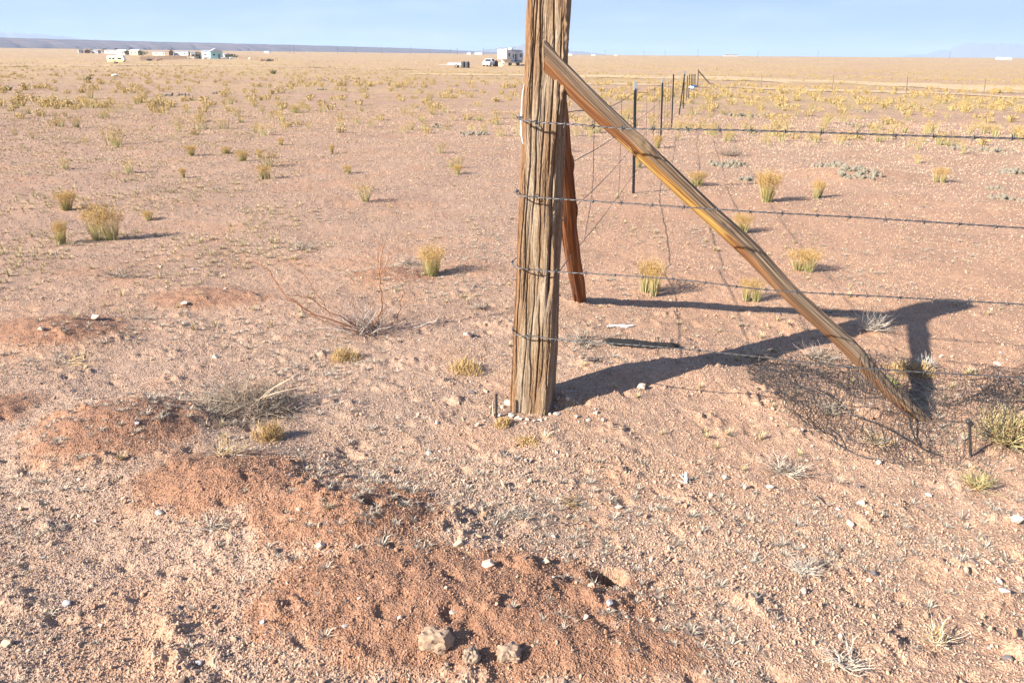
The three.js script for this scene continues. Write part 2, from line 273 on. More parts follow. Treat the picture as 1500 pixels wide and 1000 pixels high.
{
  const NS = 380, NY = 300, HT = 2.0, y0 = -0.06, b = new GB(), nA = createNoise2D(rng(41)), nB = createNoise2D(rng(42));
  // outline of the tie, corner rounded; s runs round from the left rear
  const outline = (s, ha, hb, r) => { // point on a rounded rectangle of half sizes ha, hb
    const L = [2 * ha, 2 * hb, 2 * ha, 2 * hb], tot = L.reduce((x, y) => x + y); let q = ((s % 1) + 1) % 1 * tot, k = 0; while (q > L[k]) { q -= L[k]; k++; }
    let x, z, nx = 0, nz = 0; if (k === 0) { x = -ha + q; z = hb; nz = 1; } else if (k === 1) { x = ha; z = hb - q; nx = 1; } else if (k === 2) { x = ha - q; z = -hb; nz = -1; } else { x = -ha; z = -hb + q; nx = -1; }
    const ex = Math.max(0, Math.abs(x) - (ha - r)), ez = Math.max(0, Math.abs(z) - (hb - r));
    if (ex > 0 && ez > 0) { const l = Math.hypot(ex, ez), k2 = r / Math.max(l, r); x = Math.sign(x) * (ha - r + ex * k2 * (l > r ? 1 : 1)); z = Math.sign(z) * (hb - r + ez * k2); nx = Math.sign(x) * ex / l; nz = Math.sign(z) * ez / l; }
    return [x, z, nx, nz, k];
  };
  // drying cracks: [s, bottom, top, width, depth, wander]; s 0 to 0.26 is the face towards the fence corner, 0.26 to 0.5 its right side
  const cracks = [[0.030, 0.1, 1.2, 0.0022, 0.010, 1], [0.062, 0.5, 1.93, 0.003, 0.016, 2], [0.085, 0.0, 0.9, 0.0022, 0.011, 3], [0.098, 0.85, 2.0, 0.0032, 0.018, 4], [0.125, 0.05, 0.75, 0.0028, 0.014, 5], [0.142, 0.6, 1.5, 0.003, 0.016, 6],
    [0.162, 0.0, 0.62, 0.0035, 0.018, 7], [0.178, 1.05, 2.0, 0.0035, 0.02, 8], [0.195, 0.1, 0.55, 0.0025, 0.012, 9], [0.216, 0.55, 1.32, 0.012, 0.045, 10], [0.205, 0.5, 1.0, 0.005, 0.03, 23], [0.228, 1.2, 1.75, 0.004, 0.02, 11], [0.238, 0.05, 0.5, 0.003, 0.014, 12], [0.048, 1.3, 2.0, 0.0025, 0.012, 13], [0.112, 1.25, 1.9, 0.0022, 0.012, 14],
    [0.29, 0.2, 1.8, 0.005, 0.024, 15], [0.33, 0.6, 1.9, 0.006, 0.03, 16], [0.38, 0.1, 1.4, 0.004, 0.02, 17], [0.44, 0.5, 1.9, 0.004, 0.02, 18], [0.6, 0.2, 1.8, 0.004, 0.02, 19], [0.72, 0.4, 1.9, 0.004, 0.02, 20], [0.85, 0.1, 1.5, 0.004, 0.02, 21], [0.93, 0.3, 1.9, 0.004, 0.02, 22]];
  for (let j = 0; j <= NY; j++) {
    const y = y0 + (HT - 0.07) * j / NY, t = y / 1.93, ha = lerp(0.093, 0.076, clamp(t)) , hb = lerp(0.1, 0.085, clamp(t));
    for (let i = 0; i < NS; i++) {
      const s = i / NS; let [x, z, nx, nz] = outline(s, ha, hb, 0.02);
      const cs = Math.cos(s * 6.2832), sn = Math.sin(s * 6.2832);
      let d = 0.0055 * nA(s * 13, y * 1.1) + 0.0015 * nB(s * 55, y * 2.2) + 0.0010 * nA(s * 150, y * 6) + 0.003 * nB(cs * 2 + 3, y * 2.2 + sn * 2);
      for (const [cx, a, e, w, dep, sd] of cracks) { if (y < a || y > e) continue; const wob = cx + 0.010 * nB(sd * 7, y * 2.0) + 0.003 * nA(sd * 3, y * 7), q = (s - wob) / w; if (Math.abs(q) > 3) continue; const end = sstep(a, a + 0.18, y) * (1 - sstep(e - 0.18, e, y)); d -= dep * Math.exp(-q * q) * end; }
      // knot hollow and split on the right of the front face
      { const q = ((s - 0.218) / 0.018) ** 2 + ((y - 1.08) / 0.04) ** 2; d -= 0.036 * Math.exp(-q); const q2 = ((s - 0.247) / 0.02) ** 2 + ((y - 1.07) / 0.05) ** 2; d += 0.014 * Math.exp(-q2); }
      // torn, bark-like upper right edge
      { const e = Math.exp(-(((s - 0.262) / 0.035) ** 2)) * sstep(1.38, 1.45, y); d += e * (0.007 + 0.009 * nA(s * 30, y * 9) + 0.006 * nB(s * 12, y * 22)); const e2 = Math.exp(-(((s - 0.25) / 0.02) ** 2)) * sstep(0.75, 0.95, y) * (1 - sstep(1.3, 1.4, y)); d -= 0.022 * e2; }
      if (y < 0.07) d -= 0.006 * (1 - y / 0.07) * (0.5 + 0.5 * nA(s * 40, 3));
      x += nx * d; z += nz * d;
      b.v(x, y, z, null, s, y / 1.0);
    }
    b.v(...(() => { const k = b.n - NS; return [b.p[k * 3], b.p[k * 3 + 1], b.p[k * 3 + 2]]; })(), null, 1, y / 1.0);
  }
  const W = NS + 1; for (let j = 0; j < NY; j++) for (let i = 0; i < NS; i++) { const a = j * W + i; b.tri(a, a + 1, a + W); b.tri(a + 1, a + W + 1, a + W); }
  const tc = b.v(0, HT - 0.135 + 0.005, 0, null, 0.5, 0); for (let i = 0; i < NS; i++) b.tri(NY * W + i, NY * W + i + 1, tc);
  // lean: shear along height to follow the photographed tilt
  const g = b.geo(), p = g.attributes.position, ca = Math.cos(POST_TURN), sa = Math.sin(POST_TURN), lx = (POST_TOP.x - POST.x) / 1.93, lz = (POST_TOP.z - POST.z) / 1.93;
  for (let k = 0; k < p.count; k++) { const x = p.getX(k), y = p.getY(k), z = p.getZ(k); p.setXYZ(k, x * ca + z * sa + lx * y, y, -x * sa + z * ca + lz * y); }
  g.computeVertexNormals();
  const t = thing('corner_post', 'weathered square railroad tie standing as the fence corner post', 'post', null, POST);
  part('timber', g, std({ map: tieMap, bumpMap: tieBump, bumpScale: 0.004, roughness: 0.93 }), t);
  // staples that hold the four wires
  const st = new GB(); st.tube([V(0, -0.014, -0.01), V(0, -0.012, 0.008), V(0, 0, 0.011), V(0, 0.012, 0.008), V(0, 0.014, -0.01)], 0.0022, 5); const sg = st.geo();
  for (const [px, py] of [[778, 178], [786, 288], [790, 396], [788, 493]]) { const q = onPlane(px, py, V(0, 0, POST.z + 0.098), V(0, 0, 1)); const m = part('staple', sg, plain(0.16, 0.14, 0.13, 0.5, { metalness: 0.7 }), t); m.position.copy(q.sub(POST)); m.rotation.z = 0.3; }
}
// a round or half round rail between two points; colour by the side it turns
function pole(name, label, A, B, r0, r1, tone, seed, cut0, cut1) {
  const bow = 0.012, len = A.distanceTo(B), NS = 72, NY = Math.round(len * 110), b = new GB(), nA = createNoise2D(rng(seed)), nB = createNoise2D(rng(seed + 1));
  const ax = B.clone().sub(A).normalize(), side = ax.clone().cross(V(0, 1, 0)).normalize(), up = side.clone().cross(ax).normalize();
  const knots = [[0.235 * len, 0.5, 1], [0.43 * len, 0.2, 0.6], [0.77 * len, 1.3, 0.6]];
  const cr = [[0.11, 0.1, 0.6], [0.23, 0.0, 0.45], [0.31, 0.3, 0.9], [0.17, 0.5, 1], [0.05, 0.15, 0.8], [0.4, 0.2, 0.8], [0.93, 0.1, 0.6], [0.6, 0.3, 0.9]];
  for (let j = 0; j <= NY; j++) {
    const t = j / NY, y = t * len, r = lerp(r0, r1, t);
    for (let i = 0; i <= NS; i++) {
      const s = (i % NS) / NS, a = s * 2 * Math.PI, ca = Math.cos(a), sa = Math.sin(a);
      let d = 1 + 0.08 * nA(ca * 1.2 + 4, sa * 1.2 + y * 0.9) + 0.045 * nB(s * 14, y * 1.6) + 0.03 * nA(s * 34, y * 2.2) + 0.012 * nB(s * 60, y * 6);
      d -= 0.06 * Math.max(0, Math.cos(2 * a));
      for (const [kx, kl, ks] of knots) { const q = ((y - kx) / 0.05) ** 2 + ((a - kl) / 0.6) ** 2; d += 0.34 * ks * Math.exp(-q) - 0.2 * ks * Math.exp(-q * 7); }
      for (const [cs, t0, t1] of cr) { if (t < t0 || t > t1) continue; const q = (s - cs - 0.02 * nB(cs * 30, y * 1.5)) / 0.008; if (Math.abs(q) < 3) d -= 0.26 * Math.exp(-q * q) * sstep(t0, t0 + 0.12, t) * (1 - sstep(t1 - 0.12, t1, t)); }
      let yy = y; const v = (up.clone().multiplyScalar(sa * r * d + bow * Math.sin(t * 3.14) + 0.012 * nB(7, y * 1.3))).addScaledVector(side, ca * r * d + 0.010 * nA(9, y * 1.1));
      if (cut0 && j < NY * 0.12) yy = Math.max(y, cut0(ca, sa) * r0); if (cut1 && j > NY * 0.88) yy = Math.min(y, len - cut1(ca, sa) * r1);
      const q = A.clone().addScaledVector(ax, yy).add(v); b.v(q.x, q.y, q.z, null, i / NS, t);
    }
  }
  const W = NS + 1; for (let j = 0; j < NY; j++) for (let i = 0; i < NS; i++) { const a = j * W + i; b.tri(a, a + W, a + 1); b.tri(a + 1, a + W, a + W + 1); }
  for (const [row, sgn] of [[0, 1], [NY, -1]]) { let cx = 0, cy = 0, cz = 0; for (let i = 0; i < NS; i++) { const k = (row * W + i) * 3; cx += b.p[k]; cy += b.p[k + 1]; cz += b.p[k + 2]; } const c = b.v(cx / NS, cy / NS, cz / NS, null, 0.5, row ? 1 : 0); for (let i = 0; i < NS; i++) sgn > 0 ? b.tri(c, row * W + i, row * W + i + 1) : b.tri(c, row * W + i + 1, row * W + i); }
  const map = woodTex(seed, 512, 1024, tone), bump = tieBump;
  const t = thing(name, label, 'brace');
  part('timber', b.geo(), std({ map, bumpMap: bump, bumpScale: 0.003, roughness: 0.97 }), t);
  return t;
}
const zB = POST.z + 0.062;
const BR_A = onPlane(784, 71, V(0, 0, zB), V(0, 0, 1)), BR_B = (() => { const p = G(1352, 612); return p; })();
// weathered grey along the top, the orange and yellow heartwood bare along the under side (u 0.55 to 0.8 is below, towards the sun)
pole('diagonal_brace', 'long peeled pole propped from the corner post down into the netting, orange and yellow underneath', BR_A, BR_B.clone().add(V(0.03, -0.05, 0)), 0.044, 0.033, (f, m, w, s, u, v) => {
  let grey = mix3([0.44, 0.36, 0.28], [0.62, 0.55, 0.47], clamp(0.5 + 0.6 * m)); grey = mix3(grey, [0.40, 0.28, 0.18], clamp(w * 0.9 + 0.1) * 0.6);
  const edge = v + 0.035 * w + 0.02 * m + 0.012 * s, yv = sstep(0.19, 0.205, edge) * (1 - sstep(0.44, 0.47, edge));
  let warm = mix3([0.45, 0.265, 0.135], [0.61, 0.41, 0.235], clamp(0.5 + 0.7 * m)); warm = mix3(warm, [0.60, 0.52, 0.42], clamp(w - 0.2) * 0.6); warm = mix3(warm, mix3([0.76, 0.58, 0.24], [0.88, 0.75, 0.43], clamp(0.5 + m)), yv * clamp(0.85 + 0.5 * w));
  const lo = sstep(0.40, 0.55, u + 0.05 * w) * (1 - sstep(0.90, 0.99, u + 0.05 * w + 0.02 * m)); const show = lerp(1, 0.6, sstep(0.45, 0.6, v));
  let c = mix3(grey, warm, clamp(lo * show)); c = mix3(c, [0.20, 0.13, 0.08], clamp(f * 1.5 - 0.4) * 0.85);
  const kn = Math.hypot((u - 0.08) * 2.2, (v - 0.235) * 9); if (kn < 0.35) c = mix3(c, [0.55, 0.47, 0.36], 0.6 * (1 - kn / 0.35) + 0.15 * Math.sin(kn * 90));
  return c;
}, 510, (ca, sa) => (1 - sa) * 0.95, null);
{
  const base = G(848, 440), n = V(0, 0, 1), top = V(POST.x + 0.075, 1.42, POST.z - 0.13);
  pole('rear_brace', 'short reddish brown pole leaning against the back of the corner post', top, base.clone().add(V(0, 0.0, 0)), 0.05, 0.05, (f, m, w, s, u, v) => {
    let c = mix3([0.40, 0.23, 0.125], [0.54, 0.34, 0.19], clamp(0.5 + 0.7 * m)); c = mix3(c, [0.78, 0.52, 0.28], clamp(w - 0.1)); return mix3(c, [0.18, 0.10, 0.06], clamp(f * 1.3 - 0.3) * 0.85);
  }, 620, null, null);
}
{ // thin white strip peeling off the post's left edge
  const pts = [[768, 122], [765, 140], [764, 160], [763, 180], [764, 198], [766, 211]].map(([x, y]) => onPlane(x, y, V(0, 0, POST.z + 0.06), V(0, 0, 1)));
  const b = new GB(); b.tube(pts, [0.0008, 0.002, 0.0026, 0.003, 0.004, 0.001], 6); const g = b.geo();
  single('plastic_strip', g, plain(0.75, 0.74, 0.7, 0.5), 'thin white plastic strip hanging along the edge of the corner post', 'strip');
}

// ---------------------------------------------------------------- barbed wire
const wireMat = plain(0.13, 0.125, 0.125, 0.45, { metalness: 0.75 }), rustMat = plain(0.16, 0.11, 0.085, 0.6, { metalness: 0.5 });
const barbGeo = (() => { const b = new GB(); b.tube([V(-0.004, -0.015, 0.003), V(-0.002, -0.002, 0.0052), V(0, 0.0035, 0.004), V(0.002, 0.004, -0.004), V(0.003, -0.002, -0.0052), V(0.004, -0.004, 0.004), V(0.005, 0.003, 0.0052), V(0.007, 0.015, 0.002)], [0.0006, 0.0016, 0.0016, 0.0016, 0.0016, 0.0016, 0.0016, 0.0006], 5); b.tube([V(-0.003, 0.006, 0.014), V(0.001, 0.004, 0.003), V(0.003, -0.004, 0), V(0.002, -0.003, -0.004), V(-0.002, -0.001, -0.016)], [0.0006, 0.0016, 0.0016, 0.0016, 0.0006], 5); return b.geo(); })();
function barbed(name, label, group, pts, r, mat, every, seed, sides = 5) {
  const R = rng(seed), curve = new THREE.CatmullRomCurve3(pts, false, 'centripetal'), len = curve.getLength(), N = Math.max(8, Math.round(len / 0.011)), t = thing(name, label, 'wire', group, pts[0]);
  for (let s = 0; s < 2; s++) {
    const P = []; for (let k = 0; k <= N; k++) { const q = curve.getPointAt(k / N), a = k / N * len / 0.07 * 2 * Math.PI + s * Math.PI; const tg = curve.getTangentAt(k / N), sd = tg.clone().cross(V(0, 1, 0)).normalize(), u = sd.clone().cross(tg); P.push(q.addScaledVector(sd, Math.cos(a) * r).addScaledVector(u, Math.sin(a) * r).sub(pts[0])); }
    const b = new GB(); b.tube(P, r, sides); part('strand', b.geo(), mat, t);
  }
  if (every) for (let q = every * 0.6; q < len - 0.03; q += every * (0.93 + 0.14 * R())) { const m = part('barb', barbGeo, mat, t); m.position.copy(curve.getPointAt(q / len)).sub(pts[0]); const tg = curve.getTangentAt(q / len); m.quaternion.setFromUnitVectors(V(1, 0, 0), tg).multiply(new THREE.Quaternion().setFromAxisAngle(V(1, 0, 0), R() * 6.28)); m.scale.setScalar(r / 0.0017); }
  return t;
}
{
  const P0 = V(POST.x - 0.09, 0, POST.z + 0.115), ends = [[1500, 203], [1500, 335], [1500, 447], [1500, 553]];
  // the fence runs on to the right and a little nearer; its plane keeps the wires level
  const zs = [[765, 176], [757, 285], [753, 391], [752, 489]].map(([px, py], k) => { const a = onPlane(px, py, P0, V(0, 0, 1)); return flat(...ends[k], a.y); });
  const P1 = zs.reduce((s, q) => s.add(q), V(0, 0, 0)).multiplyScalar(0.25);
  const nrm = V(P1.z - P0.z, 0, -(P1.x - P0.x)).normalize();
  const rows = [[[760, 174], [766, 176], [790, 179], [840, 182], [915, 188], [1050, 190], [1200, 194], [1350, 199], [1500, 203], [1640, 207]], [[756, 284], [762, 286], [790, 289], [845, 293], [1000, 303], [1120, 311], [1250, 318], [1500, 334], [1640, 343]],
    [[750, 388], [757, 391], [790, 396], [905, 403], [1010, 411], [1120, 424], [1290, 434], [1400, 440], [1500, 446], [1640, 455]], [[751, 488], [756, 490], [788, 493], [815, 497], [900, 503], [1000, 511], [1100, 521], [1240, 537], [1370, 546], [1500, 553], [1640, 561]]];
  const L = ['top strand of barbed wire crossing in front of the diagonal brace', 'second strand from the top of the barbed wire stapled to the corner post', 'third strand from the top of the barbed wire stapled to the corner post', 'lowest strand of barbed wire, running just above the black netting'];
  rows.forEach((row, k) => { const pts = row.map(([x, y]) => onPlane(x, y, P0, nrm)); { const e = pts[pts.length - 1], g = e.clone().sub(pts[pts.length - 3]).normalize(); pts.push(e.clone().addScaledVector(g, 1.5), e.clone().addScaledVector(g, 3)); } const w0 = pts[0].clone().add(V(0.0, 0.002, -0.03)), w1 = pts[0].clone().add(V(0.02, 0.0, -0.13)); barbed('barbed_wire', L[k], 'barbed wires of the near fence', [w1, w0, ...pts.slice(1)], [0.0021, 0.0019, 0.0018, 0.0018][k], wireMat, 0.125, 700 + k); });
}

// ---------------------------------------------------------------- second fence line: steel posts, wires, stays
const tGeo = (h) => { // studded T-section, 1 unit = real metres
  const g = [box(0.036, h, 0.005, 0, h / 2, 0.0), box(0.005, h, 0.032, 0, h / 2, -0.0185)];
  for (let y = 0.12; y < h - 0.05; y += 0.054) g.push(box(0.014, 0.016, 0.009, 0, y, 0.007));
  return mergeGeometries(g);
};
const steel = plain(0.025, 0.026, 0.028, 0.6, { metalness: 0.2 }), silver = plain(0.36, 0.38, 0.4, 0.5, { metalness: 0.2 });
const TP = [];
[[931, 120, 928, 283, 'black steel T-post with a pale tip, first along the fence behind the corner post', 1], [971, 114, 968, 207, 'black steel T-post with a pale tip, second along the fence behind the corner post', 1], [987, 108.5, 984, 187, 'plain black steel T-post, third along the fence behind the corner post', 0],
  [1003, 110, 995, 168, 'slanting black steel T-post propped against its neighbour in the fence', 0], [1003, 104, 1001, 159, 'steel T-post with a bright pale cap beside the slanting one', 2], [1007.5, 111, 1006, 147, 'thin dark T-post just before the blue and white bag', 0], [1010.5, 108.5, 1009, 144, 'thin dark T-post carrying the blue and white bag', 0],
  [1013.5, 108.5, 1012.6, 136, 'small far T-post in the row before the wooden end post', 0], [1015.4, 108.5, 1014.6, 133, 'small far T-post in the row before the wooden end post', 0], [1017.4, 108.5, 1016.8, 131, 'small far T-post in the row before the wooden end post', 0], [1019, 108.5, 1018.4, 129, 'small far T-post in the row before the wooden end post', 0]].forEach(([tx, ty, bx, by, label, tip]) => {
  const p = G(bx, by), q = onPlane(tx, ty, p, V(0, 0, 1)), h = q.distanceTo(p); TP.push({ p, q });
  const t = thing('steel_post', label, 'post', 'T-posts of the fence running away', p); t.quaternion.setFromUnitVectors(V(0, 1, 0), q.clone().sub(p).normalize()); t.rotateY(0.25);
  const g = tGeo(h + 0.04); g.translate(0, -0.04, 0); part('stem', g, steel, t);
  if (tip) { const hh = tip > 1 ? 0.12 : 0.1; const c = part('painted_tip', mergeGeometries([box(0.04, hh, 0.009, 0, h - hh / 2 + 0.004, 0.001), box(0.009, hh, 0.036, 0, h - hh / 2 + 0.004, -0.021)]), silver, t); if (tip > 1) c.scale.x = 2.2; }
});
{
  const at = (k, f) => TP[k].p.clone().lerp(TP[k].q, f);
  const startPx = [[838, 163], [836, 239], [834, 312], [826, 388]], f1 = [0.91, 0.655, 0.445, 0.18];
  const dir = TP[0].p.clone().sub(POST).setY(0), nrm = V(dir.z, 0, -dir.x).normalize(), L = ['sagging top wire of the fence running away behind the corner post', 'second wire from the top of the fence running away', 'third wire from the top of the fence running away', 'lowest wire of the fence running away'];
  const W = startPx.map(([x, y], k) => { const a = onPlane(x, y, POST, nrm), s0 = V(POST.x + 0.03, a.y + 0.02, POST.z - 0.1); return [s0, a, at(0, f1[k]), at(1, f1[k]), at(2, f1[k]), at(4, f1[k]), at(6, f1[k]), at(10, f1[k])]; });
  W.forEach((pts, k) => { const out = []; for (let e = 0; e < pts.length - 1; e++) { out.push(pts[e]); const gap = pts[e].distanceTo(pts[e + 1]); if (gap > 2) for (const s of [0.3, 0.65]) { const q = pts[e].clone().lerp(pts[e + 1], s); q.y -= (k ? 0.02 : 0.05) * (s < 0.5 ? 1 : 0.8); out.push(q); } } out.push(pts[pts.length - 1]); barbed('fence_wire', L[k], 'wires of the fence running away', out, 0.0022, rustMat, 0, 800 + k, 3); });
  // twisted wire stays hang between the strands
  [[0, 0.2], [0, 0.62], [1, 0.32], [1, 0.6], [1, 0.85], [2, 0.25], [2, 0.5], [2, 0.75]].forEach(([sg, f], n) => {
    const P = W.map((w) => w[1 + sg].clone().lerp(w[2 + sg], f)); P[0].y += 0.0; P[3].y -= 0.06; if (n === 0) { P[3].x -= 0.03; }
    const t = barbed('wire_stay', ['twisted wire stay between the corner post and the rear brace side strands', 'twisted wire stay just before the first T-post', 'twisted wire stay between the first and second T-posts', 'twisted wire stay between the first and second T-posts', 'twisted wire stay between the first and second T-posts', 'twisted wire stay between the second and third T-posts', 'twisted wire stay between the second and third T-posts', 'twisted wire stay between the second and third T-posts'][n], 'wire stays of the fence running away', P, 0.0022, rustMat, 0, 900 + n, 3); t.userData.category = 'stay';
  });
  // wooden end post with its slanting brace, and the bag caught on the wires
  const e = G(1020.5, 128), q = onPlane(1022.5, 101.5, e, V(0, 0, 1)), foot = G(1043, 126); const h = q.y - e.y;
  const t = thing('end_post', 'brown wooden end post with a thin slanting brace at the far end of the fence', 'post', null, e); const pg = new GB(); pg.tube([V(0, -0.05, 0), V(0.01, h * 0.5, 0), V(q.x - e.x, h, 0)], [0.09, 0.085, 0.08], 8); part('upright', pg.geo(), plain(0.20, 0.15, 0.11), t);
  const bg = new GB(); bg.tube([V(q.x - e.x, h - 0.05, 0), foot.clone().sub(e)], [0.045, 0.04], 6); part('slanting_brace', bg.geo(), plain(0.22, 0.17, 0.13), t);
  const bp = onPlane(1014, 128, at(6, 0.5), V(0, 0, 1)); const bag = rock(61, 3, 0.75, 0.5); bag.scale(0.24, 0.2, 0.2); const bo = single('plastic_bag', bag, plain(0.5, 0.58, 0.68, 0.4), 'crumpled blue and white plastic bag caught on the far fence', 'bag'); bo.position.copy(bp); const bl = rock(62, 2, 0.5, 0.5); bl.scale(0.24, 0.16, 0.22); const blm = part('blue_print', bl, plain(0.05, 0.16, 0.42, 0.4), bo); blm.position.set(0.07, 0.06, 0.03);
}
// a third line of thin posts far on the right
[[1116.5, 109, 1115, 131], [1221.5, 111, 1219, 131], [1330, 112, 1327.5, 138], [1444.5, 115, 1441.5, 137]].forEach(([tx, ty, bx, by], k) => { const p = G(bx, by), q = onPlane(tx, ty, p, V(0, 0, 1)); const b = new GB(); b.tube([V(0, -0.03, 0), V((q.x - p.x) * 0.5 + 0.01, (q.y - p.y) * 0.5, 0), q.clone().sub(p)], [0.022, 0.02, 0.018], 6); const o = single('stake', b.geo(), plain(0.16, 0.12, 0.1), 'thin stake standing alone in the golden brush near the road', 'stake', 'thin stakes near the road'); o.position.copy(p); });

// ---------------------------------------------------------------- golden brush (green stems, straw gold heads)
const GOLD = [col(0.53, 0.34, 0.10), col(0.48, 0.285, 0.08), col(0.56, 0.41, 0.18), col(0.44, 0.25, 0.075)], GREEN = [col(0.22, 0.25, 0.07), col(0.30, 0.30, 0.10), col(0.34, 0.31, 0.15)], DRY = [col(0.66, 0.54, 0.34), col(0.55, 0.45, 0.31), col(0.45, 0.37, 0.28)];
const PALEGOLD = [col(0.48, 0.335, 0.13), col(0.44, 0.29, 0.11), col(0.51, 0.385, 0.19), col(0.41, 0.27, 0.11)];
const leafMat = leafy(), headMat = leafMat;
function brushGeo(seed, stems, headsPer, opt = {}) { // about 1 high and 1 across; returns [stems, heads]
  const R = rng(seed), sb = new GB(), hb = new GB(), { spread = 0.5, greenTop = 0.45, thin = 0.008, lobes = 1, head = 0.016, dome = 0 } = opt, gold = dome ? PALEGOLD : GOLD, pick = (a) => a[Math.floor(R() * a.length)];
  const L = []; for (let k = 0; k < lobes; k++) L.push([lobes > 1 ? (R() - 0.5) * 0.5 : 0, lobes > 1 ? (R() - 0.5) * 0.4 : 0, 0.75 + R() * 0.3]);
  for (let k = 0; k < stems; k++) {
    const [lx, lz, lh] = pick(L), a = R() * 6.283, q = Math.sqrt(R()) * spread, h = lh * (0.72 + 0.3 * R()) * (1 - 0.5 * q * q), x0 = lx + Math.cos(a) * q * 0.32, z0 = lz + Math.sin(a) * q * 0.32, x2 = lx + Math.cos(a) * q, z2 = lz + Math.sin(a) * q, f = R() * 6.283, face = V(Math.cos(f), 0, Math.sin(f));
    const p0 = V(x0, 0, z0), p1 = V(lerp(x0, x2, 0.45) + (R() - 0.5) * 0.04, h * 0.55, lerp(z0, z2, 0.45) + (R() - 0.5) * 0.04), p2 = V(x2 + (R() - 0.5) * 0.06, h, z2 + (R() - 0.5) * 0.06), green = R() < 0.8, c0 = green ? pick(GREEN) : pick(DRY), c1 = pick(gold);
    if (R() < greenTop) sb.blade(p0, p0.clone().lerp(p1, 0.6), p1, thin * 1.7, face, c0, c0.clone().lerp(c1, 0.25)); else sb.blade(p0, p1, p2, thin, face, c0, c1);
    if (R() < 0.85) for (let e = 0; e < headsPer; e++) { const t = (dome ? 0.45 : 0.62) + (dome ? 0.58 : 0.42) * R(), q2 = p1.clone().lerp(p2, clamp((t - 0.4) / 0.6, 0, 1.05)); q2.x += (R() - 0.5) * 0.12; q2.z += (R() - 0.5) * 0.12; q2.y += (R() - 0.5) * 0.1; hb.tetra(q2, head * (0.6 + 0.7 * R()), R, pick(gold)); }
  }
  return [sb.geo(), hb.geo()];
}
const brushHi = [brushGeo(1, 330, 8, { thin: 0.004, head: 0.018, greenTop: 0.3 }), brushGeo(2, 320, 8, { lobes: 3, thin: 0.005, head: 0.018 }), brushGeo(3, 300, 7, { spread: 0.42, greenTop: 0.4, thin: 0.005, lobes: 2, head: 0.018 }), brushGeo(4, 330, 9, { spread: 0.55, greenTop: 0.2, thin: 0.004, lobes: 2, head: 0.018 })];
const brushLo = [brushGeo(11, 60, 4, { head: 0.034, thin: 0.007, dome: 1, greenTop: 0.2 }), brushGeo(12, 60, 4, { lobes: 2, head: 0.034, thin: 0.007, dome: 1, greenTop: 0.2 }), brushGeo(13, 60, 4, { spread: 0.6, lobes: 3, head: 0.034, thin: 0.007, dome: 1, greenTop: 0.15 }), brushGeo(14, 56, 3, { greenTop: 0.4, head: 0.034, thin: 0.008, dome: 1 })];
function bush(px, py, wpx, hpx, label, k = 0, group = 'golden brush clumps on the plain', hi) {
  const p = G(px, py), s = pxPerMetre(p), d = Math.hypot(p.x, p.z), w = wpx / s, h = 1.15 * hpx / s / Math.cos(Math.atan2(1.6, d)), R = rng(Math.round(px * 7 + py * 13)), set = (hi ?? d < 16) ? brushHi : brushLo, [sg, hg] = set[k % set.length];
  const t = thing('brush_clump', label || brushLabel(p, h, k), 'shrub', group, p, R() * 6.28); t.scale.set(w, h, w * (0.85 + 0.3 * R())); part('stems', sg, leafMat, t).userData.kind = 'stuff'; part('flower_heads', hg, headMat, t).userData.kind = 'stuff'; return t;
}
function brushLabel(p, h, k) { // told apart by size, shape and the part of the plain it stands on
  const a = Math.atan2(p.x, -p.z), d = Math.hypot(p.x, p.z), size = h < 0.25 ? 'small' : h < 0.33 ? 'middling' : 'tall', shape = ['round', 'two-lobed', 'spreading', 'green footed'][k % 4];
  const where = a > 0.04 ? (d > 20 ? 'in the thick brush belt before the dirt road' : 'on the sand behind the wire fences') : a > -0.18 ? 'on the plain between corner post and motorhome trailer' : d > 26 ? 'on the plain below the settlement' : 'on the bare gravel field before the settlement';
  return `${size} ${shape} golden brush clump ${where}`;
}
const placed = [];
const B = (a, label, k, group) => { placed.push(flat(a[0], a[1])); return bush(a[0], a[1], a[2], a[3], label, k, group); };
B([634, 403, 42, 42], 'leafy green brush clump with golden top between corner post and bare red twigs', 1);
B([152, 352, 44, 54], 'tall narrow golden brush clump casting a long shadow on bare gravel', 3);
B([92, 357, 26, 34], 'green brush clump with few golden heads beside the tall narrow clump', 2);
B([98, 308, 34, 28], 'pale golden brush clump just behind the tall narrow clump', 0);
B([161, 213, 34, 30], 'wide round golden brush clump standing alone with a thin curved shadow line', 1);
B([950, 432, 46, 50], 'golden feathery brush clump behind the third wire strand beside the rear brace', 2);
B([1100, 440, 34, 34], 'sparse green brush clump with pale heads close behind the diagonal brace', 2);
B([1178, 396, 36, 35], 'flat topped golden brush clump on a short green stem right of the diagonal brace', 3);
B([1087, 341, 28, 29], 'reddish gold brush clump close behind the middle of the diagonal brace', 1);
B([1123, 296, 38, 44], 'pale straw brush clump beside the white cactus patches', 0);
B([1199, 290, 22, 26], 'small gold brush clump with a green foot beside the pale straw clump', 2);
B([1376, 267, 20, 22], 'straggly greenish brush clump beside the largest white cactus patch', 2);
B([1020, 271, 32, 20], 'low brush clump peeping over the middle of the diagonal brace', 1);
B([963, 217, 16, 18], 'brush clump at the foot of the second T-post', 0);
B([936, 246, 16, 16], 'brush clump at the foot of the first T-post', 0);
